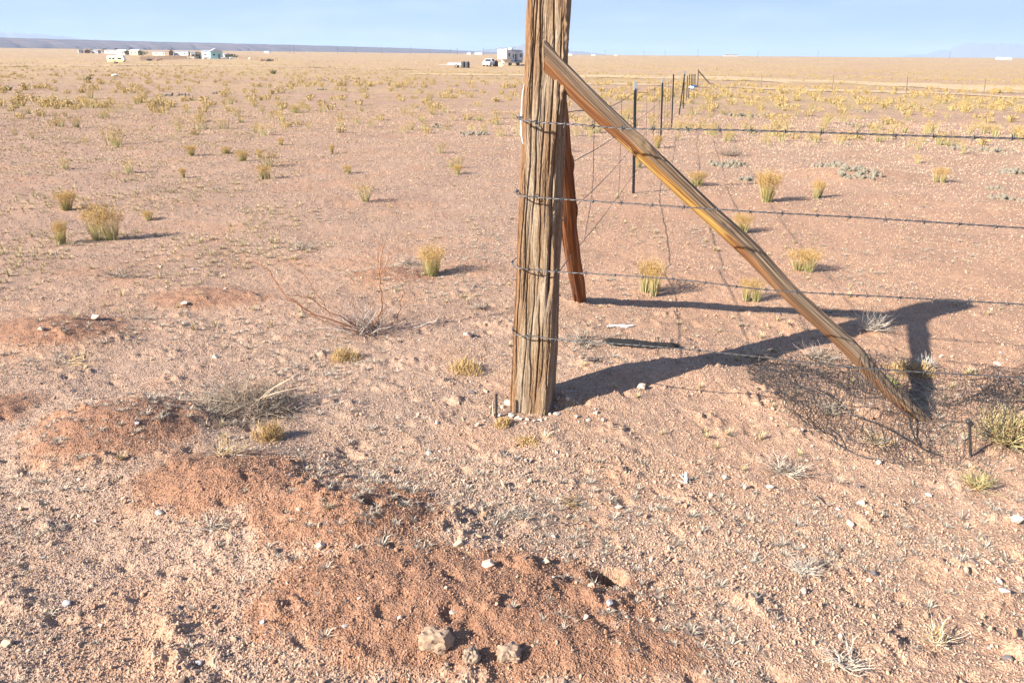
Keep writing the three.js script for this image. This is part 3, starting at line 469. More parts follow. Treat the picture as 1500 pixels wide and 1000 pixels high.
[[280, 228, 20, 15], [355, 236, 17, 16], [388, 262, 18, 20], [219, 322, 18, 14], [268, 260, 12, 14], [332, 225, 16, 10], [127, 212, 10, 14], [47, 203, 12, 14], [22, 199, 12, 12], [265, 181, 12, 13], [293, 179, 15, 13], [219, 191, 10, 9], [384, 165, 12, 12], [415, 191, 13, 13], [412, 156, 22, 11], [499, 174, 15, 13],
  [452, 162, 20, 10], [475, 164, 17, 12], [506, 157, 18, 9], [529, 163, 13, 9], [486, 225, 10, 13], [412, 213, 11, 11], [508, 254, 14, 12], [671, 255, 13, 15], [708, 194, 13, 16], [655, 190, 11, 11], [663, 177, 11, 11], [702, 177, 24, 13], [727, 174, 18, 15], [756, 174, 14, 11], [590, 166, 14, 11], [603, 170, 11, 10], [634, 168, 20, 10], [380, 232, 10, 13], [402, 231, 6, 6],
  [1459, 201, 22, 21], [1411, 225, 14, 18], [1373, 206, 14, 15], [1335, 213, 12, 10], [1135, 184, 18, 16], [1209, 177, 12, 10], [1128, 214, 11, 14], [1244, 160, 24, 9], [994, 204, 14, 12], [1007, 194, 14, 15], [1020, 168, 26, 12], [993, 181, 10, 10], [1068, 190, 12, 11], [1090, 189, 18, 15], [1255, 175, 16, 8], [1190, 160, 22, 10], [1115, 158, 12, 12], [1138, 158, 10, 12], [1410, 162, 16, 11], [1466, 160, 14, 9], [1340, 158, 18, 12], [1330, 176, 12, 9], [1390, 172, 14, 9], [1360, 172, 12, 9], [1292, 155, 16, 10], [1380, 152, 24, 10], [1425, 150, 20, 9], [1480, 150, 24, 10], [1040, 172, 18, 9], [1060, 168, 20, 9],
  [165, 165, 12, 10], [190, 160, 14, 10], [235, 150, 16, 9], [95, 170, 12, 9], [60, 155, 12, 9], [330, 160, 12, 9], [345, 150, 12, 8], [140, 150, 11, 8], [300, 158, 14, 8], [250, 182, 9, 8]].forEach((a, k) => B(a, null, k));
// the countless smaller clumps: the larger ones are things, the rest one mass
{
  const R = rng(2024), spots = [];
  for (let k = 0; k < 60000 && spots.length < 26000; k++) {
    const d = 9 * Math.pow(70, Math.pow(R(), 0.8)), a = (R() - 0.5) * 1.62, x = Math.sin(a) * d, z = -Math.cos(a) * d;
    if (placed.some((q) => Math.hypot(q.x - x, q.z - z) < 0.5)) continue;
    const band = 0.5 + 0.5 * n1(x * 0.03 + 9, z * 0.085), right = sstep(-0.05, 0.35, a), left = 1 - right;
    let dens = 0.25 + 0.9 * sstep(0.35, 0.8, band); dens *= sstep(11, 26, d) * 0.95 + 0.03; if (d > 17 && d < 52) dens *= 1.2 + 0.35 * right; else dens *= 0.6; if (a < -0.33 && d < 22) dens *= 0.6; if (d > 60) dens *= 0.8;
    if (R() > dens * (d < 55 ? 0.10 + 0.02 * left : 0.42)) continue;
    spots.push([x, z, d, (0.19 + 0.15 * R() + (R() > 0.92 ? 0.1 : 0)) * (d > 60 ? 0.8 : 1)]);
  }
  spots.sort((p, q) => p[2] / p[3] - q[2] / q[3]);
  const nThings = 300 - placed.length;
  spots.slice(0, nThings).forEach(([x, z, d, h], k) => { const [sg, hg] = brushLo[k % 4]; const t = thing('brush_clump', brushLabel(V(x, 0, z), h, k), 'shrub', 'golden brush clumps on the plain', V(x, terrain(x, z), z), R() * 6.28); t.scale.set(h * (0.8 + 0.5 * R()), h, h * (0.8 + 0.5 * R())); part('stems', sg, leafMat, t).userData.kind = 'stuff'; part('flower_heads', hg, headMat, t).userData.kind = 'stuff'; });
  const rest = spots.slice(nThings), M = new THREE.Matrix4(), Q = new THREE.Quaternion();
  // far clumps: few blades, same colours
  const farG = [21, 22, 23].map((s) => { const RR = rng(s), b = new GB(); for (let k = 0; k < 30; k++) { const a = RR() * 6.28, q = Math.sqrt(RR()) * 0.5, h = (0.6 + 0.4 * RR()) * (1 - 0.6 * q * q), f = RR() * 6.28, face = V(Math.cos(f), 0, Math.sin(f)), g0 = GREEN[k % 3], g1 = PALEGOLD[k % 4]; b.blade(V(Math.cos(a) * q * 0.5, 0, Math.sin(a) * q * 0.5), V(Math.cos(a) * q * 0.8, h * 0.5, Math.sin(a) * q * 0.8), V(Math.cos(a) * q, h, Math.sin(a) * q), 0.02, face, g0.clone().lerp(g1, 0.5), g1); b.tetra(V(Math.cos(a) * q, h * (0.35 + 0.65 * RR()), Math.sin(a) * q), 0.1, RR, g1); } return b.geo(); });
  farG.forEach((g, li) => { const L = rest.filter((_, k) => k % 3 === li), im = new THREE.InstancedMesh(g, headMat, L.length); im.name = numbered('distant_brush'); im.castShadow = im.receiveShadow = true; L.forEach(([x, z, d, h], k) => { Q.setFromAxisAngle(V(0, 1, 0), R() * 6.28); M.compose(V(x, terrain(x, z) - 0.01, z), Q, V(h * 1.5, h, h * 1.5)); im.setMatrixAt(k, M); }); scene.add(im); tag(im, ['mass of small golden brush far across the plain', 'mass of straw coloured brush far across the plain', 'mass of yellow tufts far across the plain'][li], 'brush', null, 'stuff'); });
  // low dry grass and dead litter
  const mkTuft = (s, n, cols, flatness) => { const RR = rng(s), b = new GB(); for (let k = 0; k < n; k++) { const a = RR() * 6.28, q = 0.1 + 0.45 * RR(), h = (0.3 + 0.7 * RR()) * flatness, f = a + 1.57, face = V(Math.cos(f), 0, Math.sin(f)), c = cols[Math.floor(RR() * cols.length)]; b.blade(V(Math.cos(a) * 0.06, 0, Math.sin(a) * 0.06), V(Math.cos(a) * q * 0.6, h * 0.75, Math.sin(a) * q * 0.6), V(Math.cos(a) * q * 1.1, h * (0.6 + 0.5 * RR()), Math.sin(a) * q * 1.1), 0.013, face, c, c.clone().lerp(col(0.7, 0.58, 0.38), 0.4)); } return b.geo(); };
  const YEL = [col(0.48, 0.35, 0.15), col(0.46, 0.35, 0.18), col(0.34, 0.28, 0.16)], GREY = [col(0.36, 0.32, 0.27), col(0.46, 0.40, 0.32), col(0.24, 0.20, 0.17)];
  [[mkTuft(31, 34, YEL, 0.55), 24000, 0.05, 0.11, 'low yellow grass tufts', 'low yellow dry grass tufts scattered over the sand', 0], [mkTuft(32, 30, GREY, 0.35), 16000, 0.035, 0.1, 'grey', 'low grey dead plant litter scattered over the sand', 1]].forEach(([g, N, s0, s1, , label, kind]) => {
    const L = []; for (let k = 0; k < N * 3 && L.length < N; k++) { const d = 1.7 * Math.pow(kind ? 45 : 75, Math.pow(R(), kind ? 0.62 : 0.5)), a = (R() - 0.5) * 1.6, x = Math.sin(a) * d, z = -Math.cos(a) * d; const c = 0.5 + 0.5 * n3(x * 0.6 + kind * 50, z * 0.6); const leftField = sstep(0.2, 0.35, -a) * sstep(5, 8, d); if (R() > (kind ? sstep(0.45, 0.9, c) : (0.06 + 0.94 * Math.max(leftField, sstep(14, 30, d))) * sstep(0.3, 0.75, c)) * (kind ? 1 : sstep(1.5, 4, d)) * 0.9 + (kind ? 0.03 : 0)) continue; L.push([x, z, s0 + (s1 - s0) * R() * R() + d * 0.0012]); }
    const im = new THREE.InstancedMesh(g, leafMat, L.length); im.name = kind ? 'dead_litter' : 'dry_grass'; im.castShadow = im.receiveShadow = true; L.forEach(([x, z, s], k) => { Q.setFromAxisAngle(V(0, 1, 0), R() * 6.28); M.compose(V(x, terrain(x, z) - 0.002, z), Q, V(s, s, s)); im.setMatrixAt(k, M); }); scene.add(im); tag(im, label, kind ? 'litter' : 'grass', null, 'stuff');
  });
}

// ---------------------------------------------------------------- pale jointed cactus patches
const jointGeo = [1, 2, 3].map((s) => {
  const R = rng(s * 91), g0 = new THREE.IcosahedronGeometry(0.5, 2), p = g0.attributes.position; for (let i = 0; i < p.count; i++) { const x = p.getX(i), y = p.getY(i), z = p.getZ(i), a = Math.atan2(z, x), k = 1 + 0.10 * Math.cos(a * 7 + y * 6) + 0.06 * Math.sin(y * 24 + a * 3); p.setXYZ(i, x * k * 0.72, y * 1.25 + 0.45, z * k * 0.72); }
  g0.deleteAttribute('uv'); const body = g0.toNonIndexed ? (g0.index ? g0.toNonIndexed() : g0) : g0; body.computeVertexNormals();
  const c = new Float32Array(body.attributes.position.count * 3); for (let i = 0; i < c.length; i += 3) { const t = 0.85 + 0.3 * R(); c[i] = 0.19 * t; c[i + 1] = 0.165 * t; c[i + 2] = 0.12 * t; } body.setAttribute('color', new THREE.BufferAttribute(c, 3));
  const b = new GB(); for (let k = 0; k < 70; k++) { const a = R() * 6.28, y = R() * 1.15 - 0.1, r = 0.36 * Math.sqrt(Math.max(0.05, 1 - ((y - 0.45) / 0.65) ** 2)), o = V(Math.cos(a) * r, y, Math.sin(a) * r), dir = V(Math.cos(a) + (R() - 0.5) * 0.8, (R() - 0.2) * 0.9, Math.sin(a) + (R() - 0.5) * 0.8).normalize(), e = o.clone().addScaledVector(dir, 0.2), f = V(-Math.sin(a), 0, Math.cos(a)), cc = R() < 0.6 ? col(0.46, 0.40, 0.32) : col(0.2, 0.165, 0.13); b.blade(o, o.clone().lerp(e, 0.5), e, 0.018, f, cc, cc); }
  const sp = b.geo().toNonIndexed(); sp.deleteAttribute('uv'); return mergeGeometries([body, sp]);
});
function cactus(px, py, wpx, dpx, jointPx, label, n, seed) {
  const p = G(px, py), R = rng(seed), s = pxPerMetre(p), w = wpx / s, j = 0.78 * jointPx / s, dep = Math.min(w * 0.9, (G(px, py - dpx).z - p.z) * -0.8), t = thing('cactus_patch', label, 'cactus', 'pale cactus patches', p);
  for (let k = 0; k < n * 1.7; k++) { const a = R() * 6.28, q = Math.sqrt(R()), x = Math.cos(a) * q * w * 0.5, z = Math.sin(a) * q * dep * 0.5 - dep * 0.4; if (n2(x * 5 / w + seed * 3, z * 4 / w) < -0.25) continue; const m = part('joint', jointGeo[k % 3], leafMat, t), sc = j * (0.5 + 0.8 * R()); m.position.set(x, terrain(p.x + x, p.z + z) - p.y - 0.01 + (R() > 0.65 ? j * 0.45 : 0) * (1 - q), z); m.scale.setScalar(sc); m.rotation.set((R() - 0.5) * 2.2, R() * 6.28, (R() - 0.5) * 2.2); }
  return t;
}
cactus(1075, 245, 60, 14, 8.5, 'medium white cactus patch with dark dry grass behind it', 55, 1);
cactus(1101, 265, 28, 8, 7.5, 'small white cactus patch touching the pale straw brush clump', 20, 2);
cactus(1268, 254, 66, 18, 9, 'largest white cactus patch, bulky right hand lobe on the sand', 75, 3);
cactus(1222, 246, 52, 12, 8.5, 'long white cactus patch running into the largest patch', 45, 4);
cactus(1093, 171, 46, 9, 6, 'distant pale cactus patch below a golden brush clump', 34, 5);
cactus(1107, 194, 24, 5, 5, 'tiny pale cactus patch just above the top wire', 16, 6);
cactus(1277, 187, 62, 6, 5.5, 'long thin distant cactus patch right of the tiny one', 38, 7);
cactus(1275, 165, 40, 5, 4.5, 'narrow far cactus patch behind the long thin one', 22, 8);
cactus(1450, 222, 90, 10, 6.5, 'wide low cactus patch beside the second stake', 46, 9);
cactus(1489, 255, 34, 12, 8, 'stubby cactus patch at the end of the wide low patch', 30, 10);
cactus(1482, 294, 44, 12, 8, 'greenish cactus patch in the bare right hand sand', 30, 11);
cactus(1460, 278, 26, 6, 7, 'few low cactus joints beside the greenish patch', 14, 12);
cactus(1243, 213, 12, 3, 4.5, 'tiny lone knot of cactus joints between the patches', 7, 13);
cactus(694, 198, 42, 14, 6, 'pale cactus patch under a golden clump left of the corner post', 42, 14);
cactus(640, 187, 42, 6, 5, 'low cactus patch trailing left from the clump by the corner post', 26, 15);
cactus(248, 141, 44, 6, 4.5, 'dark grey cactus patch far in the left field', 26, 16);
cactus(313, 138, 12, 4, 4, 'small grey cactus knot beside the dark patch in the left field', 9, 17);
cactus(516, 116, 20, 3, 3, 'far grey cactus patch, wider of a neighbouring pair', 12, 18);
cactus(478, 118, 18, 3, 3, 'far grey cactus patch, narrower of a neighbouring pair', 12, 19);
cactus(470, 132, 20, 3, 3.2, 'far grey cactus patch on the empty middle plain', 12, 20);
cactus(535, 132, 18, 3, 3.2, 'far pale cactus patch on the empty middle plain', 12, 21);
cactus(696, 134, 16, 3, 3.4, 'far dark cactus patch toward the motorhome', 10, 22);

// ---------------------------------------------------------------- bare twiggy shrubs
function crook(R, p, dir, len, bend, n = 6) { const pts = [p.clone()], d = dir.clone(); for (let k = 0; k < n; k++) { d.add(V((R() - 0.5) * bend, (R() - 0.45) * bend * 0.7, (R() - 0.5) * bend)).normalize(); pts.push(pts[k].clone().addScaledVector(d, len / n)); } return pts; }
const taper = (n, a, b) => Array.from({ length: n }, (_, k) => lerp(a, b, k / (n - 1)));
{
  // the red twigs: main branches read from the photograph, at the shrub's own depth
  const p = G(540, 487), t = thing('twig_shrub', 'bare shrub of long reddish arching twigs with white dead sprigs at its heart', 'shrub', null, p), R = rng(71);
  const at = (x, y, dz) => onPlane(x, y, V(0, 0, p.z + dz), V(0, 0, 1)).sub(p);
  const red = col(0.18, 0.085, 0.05), red2 = col(0.27, 0.125, 0.06), grey = col(0.45, 0.40, 0.36);
  const main = [[[[540, 487, 0], [500, 474, 0.05], [455, 458, 0.1], [430, 442, 0.12], [412, 428, 0.12], [403, 410, 0.1], [396, 396, 0.1], [385, 388, 0.1], [366, 382, 0.1]], 0.0055, red2], [[[540, 487, 0], [505, 480, 0], [470, 468, -0.02], [448, 457, -0.02], [432, 443, -0.02], [420, 437, -0.02]], 0.005, red], [[[540, 485, 0], [510, 470, 0.08], [480, 455, 0.1], [462, 440, 0.1], [440, 434, 0.12], [420, 431, 0.14]], 0.004, red], [[[545, 478, 0], [554, 468, 0], [558, 455, 0], [558, 430, 0.02], [556, 400, 0.02], [558, 380, 0.02], [562, 358, 0.02]], 0.006, red2],
    [[[556, 402, 0.02], [563, 388, 0.03], [572, 372, 0.03], [590, 366, 0.04]], 0.003, red2], [[[556, 398, 0.02], [553, 380, 0.0], [555, 352, 0]], 0.003, red2], [[[552, 480, 0], [520, 458, 0.02], [519, 430, 0.02], [519, 398, 0.03]], 0.0022, red2], [[[580, 478, -0.05], [583, 460, -0.05], [588, 435, -0.05], [592, 425, -0.05]], 0.003, red], [[[485, 462, 0.05], [472, 440, 0.05], [455, 418, 0.06], [445, 402, 0.06], [436, 395, 0.06]], 0.003, red2], [[[540, 487, 0], [575, 483, -0.1], [610, 478, -0.1], [640, 470, -0.08]], 0.003, grey], [[[540, 488, 0], [510, 496, -0.1], [478, 507, -0.2]], 0.0025, grey]];
  for (const [pts, r, c] of main) { const P = pts.map((q) => at(...q)); const cv = new THREE.CatmullRomCurve3(P).getPoints(18); cv.forEach((q) => { q.x += (R() - 0.5) * 0.006; q.y += (R() - 0.5) * 0.006; }); const b = new GB(); cv.forEach((q) => { q.x += 0.012 * n1(q.y * 9 + r * 900, q.x * 9); q.y += 0.008 * n2(q.x * 12, r * 700); }); b.tube(cv, taper(19, r * 1.05, r * 0.45), 5, c, c.clone().multiplyScalar(1.15)); for (let k = 3; k < 18; k += 2) { const cr = crook(R, cv[k], V(R() - 0.5, R() * 0.7, R() - 0.5).normalize(), 0.05 + R() * 0.1, 0.9, 4); b.tube(cr, taper(5, 0.0013, 0.0006), 3, c, c); } part('branch', b.geo(), leafMat, t); }
  const b = new GB(); for (let k = 0; k < 190; k++) { const a = R() * 6.28, c = [col(0.55, 0.50, 0.46), col(0.26, 0.18, 0.13), col(0.22, 0.13, 0.085)][Math.floor(R() * 3)]; b.tube(crook(R, V((R() - 0.6) * 0.16, 0, (R() - 0.5) * 0.12), V(Math.cos(a), 0.2 + R() * 1.2, Math.sin(a)).normalize(), 0.08 + 0.22 * R(), 0.8, 5), taper(6, 0.0019, 0.0008), 3, c, c); } part('dead_sprigs', b.geo(), leafMat, t);
}
function twigBall(px, py, wpx, hpx, n, label, cols, seed, name = 'dry_shrub', flatten = 0.5, rad = 0.0014, mat = 0) {
  const p = G(px, py), s = pxPerMetre(p), w = wpx / s / 2, h = hpx / s, R = rng(seed), t = thing(name, label, 'shrub', null, p), gb = new GB();
  for (let k = 0; k < n; k++) { const a = R() * 6.28, el = flatten * (0.1 + R() * 1.1), q = R(), c = cols[Math.floor(R() * cols.length)], l = w * (mat ? 0.2 + 0.4 * R() : 0.5 + 0.7 * R()), sp = (mat ? 1.3 * Math.sqrt(R()) : 0.5) * w * 0.5, sa0 = R() * 6.28; const start = V(Math.cos(sa0) * sp, R() * h * (mat ? 0.4 * (1 - sp / w) : 0.12), Math.sin(sa0) * sp * 0.8); const pts = crook(R, start, V(Math.cos(a), el, Math.sin(a)).normalize(), l, mat ? 1.3 : 0.85, 5); pts.forEach((v) => { v.y = Math.max(v.y, terrain(p.x + v.x, p.z + v.z) - p.y + 0.003); v.y = Math.min(v.y, h * 1.1); }); gb.tube(pts, taper(6, rad * (0.8 + R() * 0.8), rad * 0.4), 3, c, c); if (R() < 0.5) gb.tube(crook(R, pts[3], V(R() - 0.5, R() * 0.8, R() - 0.5).normalize(), l * 0.35, 0.6, 3), taper(4, rad * 0.6, rad * 0.35), 3, c, c); }
  part('twigs', gb.geo(), leafMat, t); return t;
}
const DK = [col(0.17, 0.125, 0.09), col(0.27, 0.20, 0.14), col(0.36, 0.28, 0.2), col(0.12, 0.09, 0.07)], PALE = [col(0.62, 0.54, 0.42), col(0.52, 0.45, 0.36), col(0.40, 0.34, 0.28)], STRAW = [col(0.56, 0.39, 0.18), col(0.50, 0.34, 0.15), col(0.40, 0.27, 0.13)], OLIVE = [col(0.40, 0.37, 0.16), col(0.52, 0.46, 0.22), col(0.32, 0.30, 0.16), col(0.25, 0.18, 0.12)];
twigBall(362, 600, 205, 60, 560, 'wide low tangle of dark grey dead twigs on the red mound', DK.concat(PALE.slice(2)), 81, 'dry_shrub', 0.5, 0.0012, 1);
{ const t = scene.children[scene.children.length - 1], R = rng(82), b = new GB(); for (const [x, y] of [[410, 575], [425, 555], [448, 565], [330, 515], [280, 570], [262, 585], [440, 545], [300, 545], [375, 530]]) { const e = onPlane(x, y, V(0, 0, t.position.z + 0.05), V(0, 0, 1)).sub(t.position); const s0 = V((R() - 0.5) * 0.1, 0.03, 0); b.tube([s0, s0.clone().lerp(e, 0.5).add(V(0, 0.02, 0.02)), e], [0.002, 0.0018, 0.0009], 4, col(0.50, 0.38, 0.25), col(0.58, 0.46, 0.32)); } part('long_twigs', b.geo(), leafMat, t); }
// mossy straw cushions
function cushion(px, py, wpx, hpx, label, seed) { const p = G(px, py), s = pxPerMetre(p), w = wpx / s, h = hpx / s, R = rng(seed), t = thing('straw_cushion', label, 'grass tuft', 'straw cushions on the sand', p), b = new GB(), lob = Array.from({ length: 7 }, () => [(R() - 0.5) * w * 0.7, (R() - 0.5) * w * 0.5, 0.35 + 0.65 * R(), 0.2 + 0.22 * R()]); for (let k = 0; k < 1000; k++) { const [lx, lz, lh, lr] = lob[Math.floor(R() * 7)], a = R() * 6.28, q = Math.sqrt(R()), x = lx + Math.cos(a) * q * lr * w, z = lz + Math.sin(a) * q * lr * w, y = h * lh * (1 - 0.8 * q * q) * (0.3 + 0.75 * R()), c = STRAW[Math.floor(R() * 3)]; const d = V(R() - 0.5, R() - 0.3, R() - 0.5).multiplyScalar(h * 0.6), f = R() * 6.28; b.blade(V(x, Math.max(0, y - h * 0.3), z), V(x + d.x * 0.5, Math.max(0.004, y), z + d.z * 0.5), V(x + d.x, Math.max(0.006, y + d.y * 0.5), z + d.z), 0.0011, V(Math.cos(f), 0, Math.sin(f)), c, c); } part('blades', b.geo(), leafMat, t); }
cushion(397, 643, 42, 32, 'straw yellow moss-like cushion below the dark twig tangle', 91);
cushion(683, 543, 40, 26, 'straw yellow cushion between the red twig shrub and the corner post', 92);
cushion(506, 526, 40, 22, 'broken straw cushion under the red twig shrub', 93);
cushion(770, 648, 34, 8, 'flat yellow tuft just below the foot of the corner post', 94);
cushion(735, 622, 26, 14, 'pale dry tuft at the foot of the rebar stub', 95);
cushion(1335, 545, 0.1 + 50, 28, 'yellow green cushion behind the brace foot at the edge of the netting', 96);
twigBall(1475, 650, 110, 62, 420, 'big yellow green bush caught under the netting', OLIVE.concat(STRAW), 101, 'netted_bush', 1.4, 0.0022);
twigBall(1432, 716, 60, 62, 150, 'small olive bush with pale stems in front of the netting', OLIVE.concat([STRAW[1]]), 102, 'dry_shrub', 1.5);
twigBall(1300, 572, 50, 40, 60, 'green sprig growing against the foot of the diagonal brace', [col(0.24, 0.30, 0.07), col(0.35, 0.38, 0.12), col(0.3, 0.26, 0.1)], 103, 'dry_shrub', 1.2, 0.002);
twigBall(1150, 692, 80, 34, 90, 'flat grey and straw tuft left of the netting edge', PALE.concat(DK.slice(0, 2)), 104);
twigBall(1180, 838, 56, 26, 80, 'pale curled dry grass on the bare right hand sand', PALE, 105);
twigBall(1372, 944, 80, 80, 40, 'thin upright straw stalks in the bottom right hand sand', [STRAW[0], PALE[0], STRAW[1]], 106, 'dry_shrub', 2.2, 0.0013);
twigBall(1240, 975, 90, 30, 40, 'looping pale grass stems lying on red grit', PALE, 107);
twigBall(765, 757, 46, 22, 70, 'small grey dead weed on the path in front of the post', DK.concat(PALE), 108);
twigBall(835, 738, 40, 16, 50, 'small yellow grey weed beside the dead weed in front of the post', STRAW.concat(DK), 109);
twigBall(848, 504, 60, 26, 70, 'dry tuft beside the black roll right of the corner post', PALE.concat(DK), 110);
twigBall(1275, 482, 90, 50, 80, 'spiky pale dead weed in the shadow of the corner post', PALE, 111, 'dry_shrub', 1.1);
twigBall(1355, 540, 44, 40, 70, 'white spiky weed beside the shadow of the diagonal brace', [col(0.66, 0.62, 0.52), col(0.55, 0.50, 0.42)], 112, 'dry_shrub', 1.3);
twigBall(1105, 525, 50, 34, 60, 'straw weed under the lowest barbed wire', PALE.concat([STRAW[0]]), 113, 'dry_shrub', 1.2);
twigBall(1200, 528, 70, 34, 90, 'grey brush just left of the brace foot', DK.concat(PALE), 114, 'dry_shrub', 0.8);
twigBall(1215, 606, 60, 26, 60, 'dead weed caught under the left part of the netting', PALE.concat(DK), 131, 'dry_shrub', 0.9);
twigBall(1285, 650, 60, 22, 50, 'straw blown into the middle of the netting', STRAW.concat(PALE), 132, 'dry_shrub', 0.7);
twigBall(705, 452, 40, 18, 60, 'low grey weed left of the corner post foot', DK.concat(PALE), 115);
twigBall(440, 365, 60, 14, 60, 'flat grey weed above the arching red twigs', DK.concat(PALE), 116);
twigBall(595, 388, 44, 26, 70, 'grey dead weed beside the leafy green clump', DK.concat(PALE), 117);
twigBall(175, 405, 60, 12, 60, 'flat dark weed on the gravel beyond the red mounds', DK.concat(PALE), 118);
twigBall(1070, 228, 62, 12, 70, 'dark dry grass fringe behind the medium cactus patch', DK.concat([PALE[2]]), 119, 'dry_shrub', 0.8, 0.003);
twigBall(800, 640, 30, 22, 14, 'single straw stems leaning on the post foot', [STRAW[0], PALE[0]], 120, 'dry_shrub', 1.8);
twigBall(330, 665, 90, 18, 60, 'thin straw stems between the two red mounds', PALE.concat(STRAW), 121);
twigBall(315, 775, 70, 16, 50, 'grey stems lying on the front red mound', PALE.concat(DK), 122);
twigBall(110, 528, 90, 14, 24, 'few pale stems lying on the left gravel', [STRAW[0], PALE[0]], 123);
twigBall(400, 108, 14, 6, 40, 'dark green far shrub on the middle plain', [col(0.10, 0.11, 0.04), col(0.2, 0.18, 0.07)], 124, 'far_shrub', 1.2, 0.03);
twigBall(128, 118, 16, 5, 40, 'olive far shrub on the left plain', [col(0.14, 0.13, 0.05), col(0.3, 0.24, 0.08)], 125, 'far_shrub', 1.2, 0.03);
twigBall(8, 133, 22, 4, 40, 'dark flat far shrub at the far left plain', [col(0.10, 0.09, 0.04), col(0.22, 0.2, 0.08)], 126, 'far_shrub', 0.8, 0.02);

// ---------------------------------------------------------------- black plastic netting over the brace foot
{
  const topC = [[1085, 545], [1130, 524], [1200, 528], [1290, 526], [1400, 548], [1500, 540], [1620, 548]], botC = [[1100, 560], [1145, 602], [1205, 650], [1300, 684], [1390, 694], [1480, 672], [1620, 668]];
  const curve = (c) => { const cv = new THREE.CatmullRomCurve3(c.map(([x, y]) => G(x, y))); return cv; };
  const ct = curve(topC), cb = curve(botC), hump = G(1478, 650), hump2 = G(1185, 575), foot = BR_B;
  const mat = plain(0.03, 0.029, 0.028, 0.45);
  const t = thing('plastic_netting', 'crumpled black plastic netting spread over the ground round the brace foot', 'netting', null, null);
  const sheet = (u, v, seed, lift) => {
    const a = ct.getPoint(clamp(u)), b = cb.getPoint(clamp(u)), q = a.lerp(b, v), nz = createCache(seed);
    const x = q.x + 0.03 * nz(q.x * 3, q.z * 3), z = q.z + 0.03 * nz(q.x * 3 + 9, q.z * 3);
    let h = terrain(x, z) + 0.008 + lift + 0.034 * (0.5 + 0.5 * nz(x * 4.5, z * 4.5)) + 0.026 * Math.abs(nz(x * 13, z * 9));
    h += 0.27 * Math.exp(-(((x - hump.x) / 0.3) ** 2 + ((z - hump.z) / 0.2) ** 2)) + 0.07 * Math.exp(-(((x - hump2.x) / 0.22) ** 2 + ((z - hump2.z) / 0.2) ** 2));
    const k = clamp((foot.x - x) / (foot.x - BR_A.x), 0, 0.22), bz = lerp(foot.z, BR_A.z, k), by = lerp(foot.y, BR_A.y, k); const near = Math.exp(-(((z - bz) / 0.075) ** 2)); if (x < foot.x + 0.05 && k < 0.2) h = Math.max(h, lerp(h, by + 0.055, near));
    return V(x, h, z);
  };
  const caches = new Map(); function createCache(s) { if (!caches.has(s)) caches.set(s, createNoise2D(rng(s))); return caches.get(s); }
  const layer = (seed, nu, nv, u0, u1, v0, v1, skew, lift, r) => {
    const b = new GB(), nz = createCache(seed + 3);
    for (let i = 0; i <= nu; i++) { if (nz(i * 7.7, 50) > 0.62) continue; const P = [], M = nv * 2; for (let k = 0; k <= M; k++) { const v = k / M; const U = u0 + (u1 - u0) * (i / nu + skew * (v - 0.5)) + 0.006 * nz(i * 0.3, v * 6) + 0.003 * nz(i * 5.1, v * 25), W = v0 + (v1 - v0) * v + 0.02 * nz(i * 0.17, 3); if (U < 0 || U > 1) continue; P.push(sheet(U, W, seed, lift)); } if (P.length > 3) b.tube(P, r, 3, null, null, false); }
    for (let k = 0; k <= nv; k++) { const P = [], M = nu * 1.5; for (let i = 0; i <= M; i++) { const f = i / M, v = k / nv; const U = u0 + (u1 - u0) * (f + skew * (v - 0.5)), W = v0 + (v1 - v0) * v + 0.02 * nz(f * 9, k * 0.3) + 0.006 * nz(f * 45, k * 4.1) + 0.02 * nz(f * nu * 0.17, 3); if (U < 0 || U > 1) continue; P.push(sheet(U, W, seed, lift)); } if (P.length > 3) b.tube(P, r, 3, null, null, false); }
    part('net_sheet', b.geo(), mat, t);
  };
  layer(501, 68, 26, 0, 1, 0, 1, 0.05, 0, 0.0012);
  layer(502, 26, 12, 0.05, 0.62, 0.2, 0.95, -0.08, 0.012, 0.0010);
  layer(503, 20, 14, 0.72, 1, 0.1, 0.95, 0.1, 0.015, 0.0011);
  // thicker cords along folds
  for (const [pts, r] of [[[[1196, 577], [1215, 593], [1245, 612], [1278, 624], [1300, 641], [1330, 655]], 0.003], [[[1325, 602], [1329, 622], [1340, 648], [1352, 664], [1366, 675]], 0.0032], [[[1105, 542], [1135, 548], [1165, 568], [1196, 578]], 0.002], [[[1150, 604], [1180, 632], [1215, 652], [1260, 674], [1310, 688]], 0.002], [[[1210, 640], [1222, 655], [1232, 664]], 0.0022]]) { const P = new THREE.CatmullRomCurve3(pts.map(([x, y], k) => { const q = G(x, y); q.y += 0.03 + 0.015 * Math.sin(k * 1.9); return q; })).getPoints(24); const b = new GB(); b.tube(P, r, 6); part('cord', b.geo(), mat, t); }
  // black ground stake with a head
  const sp = G(1425, 668), hd = onPlane(1421, 619, sp, V(0, 0, 1)), b = new GB(), h = hd.y - sp.y; const st = thing('ground_stake', 'thin black plastic stake with a knob head pinning the netting', 'stake', null, sp); b.tube([V(0, -0.03, 0), V(hd.x - sp.x, h, 0)], [0.006, 0.006], 8); part('shaft', b.geo(), mat, st); const k = part('knob', new THREE.CapsuleGeometry(0.011, 0.018, 4, 10), mat, st); k.position.set(hd.x - sp.x, h, 0); k.rotation.z = 0.9;
}
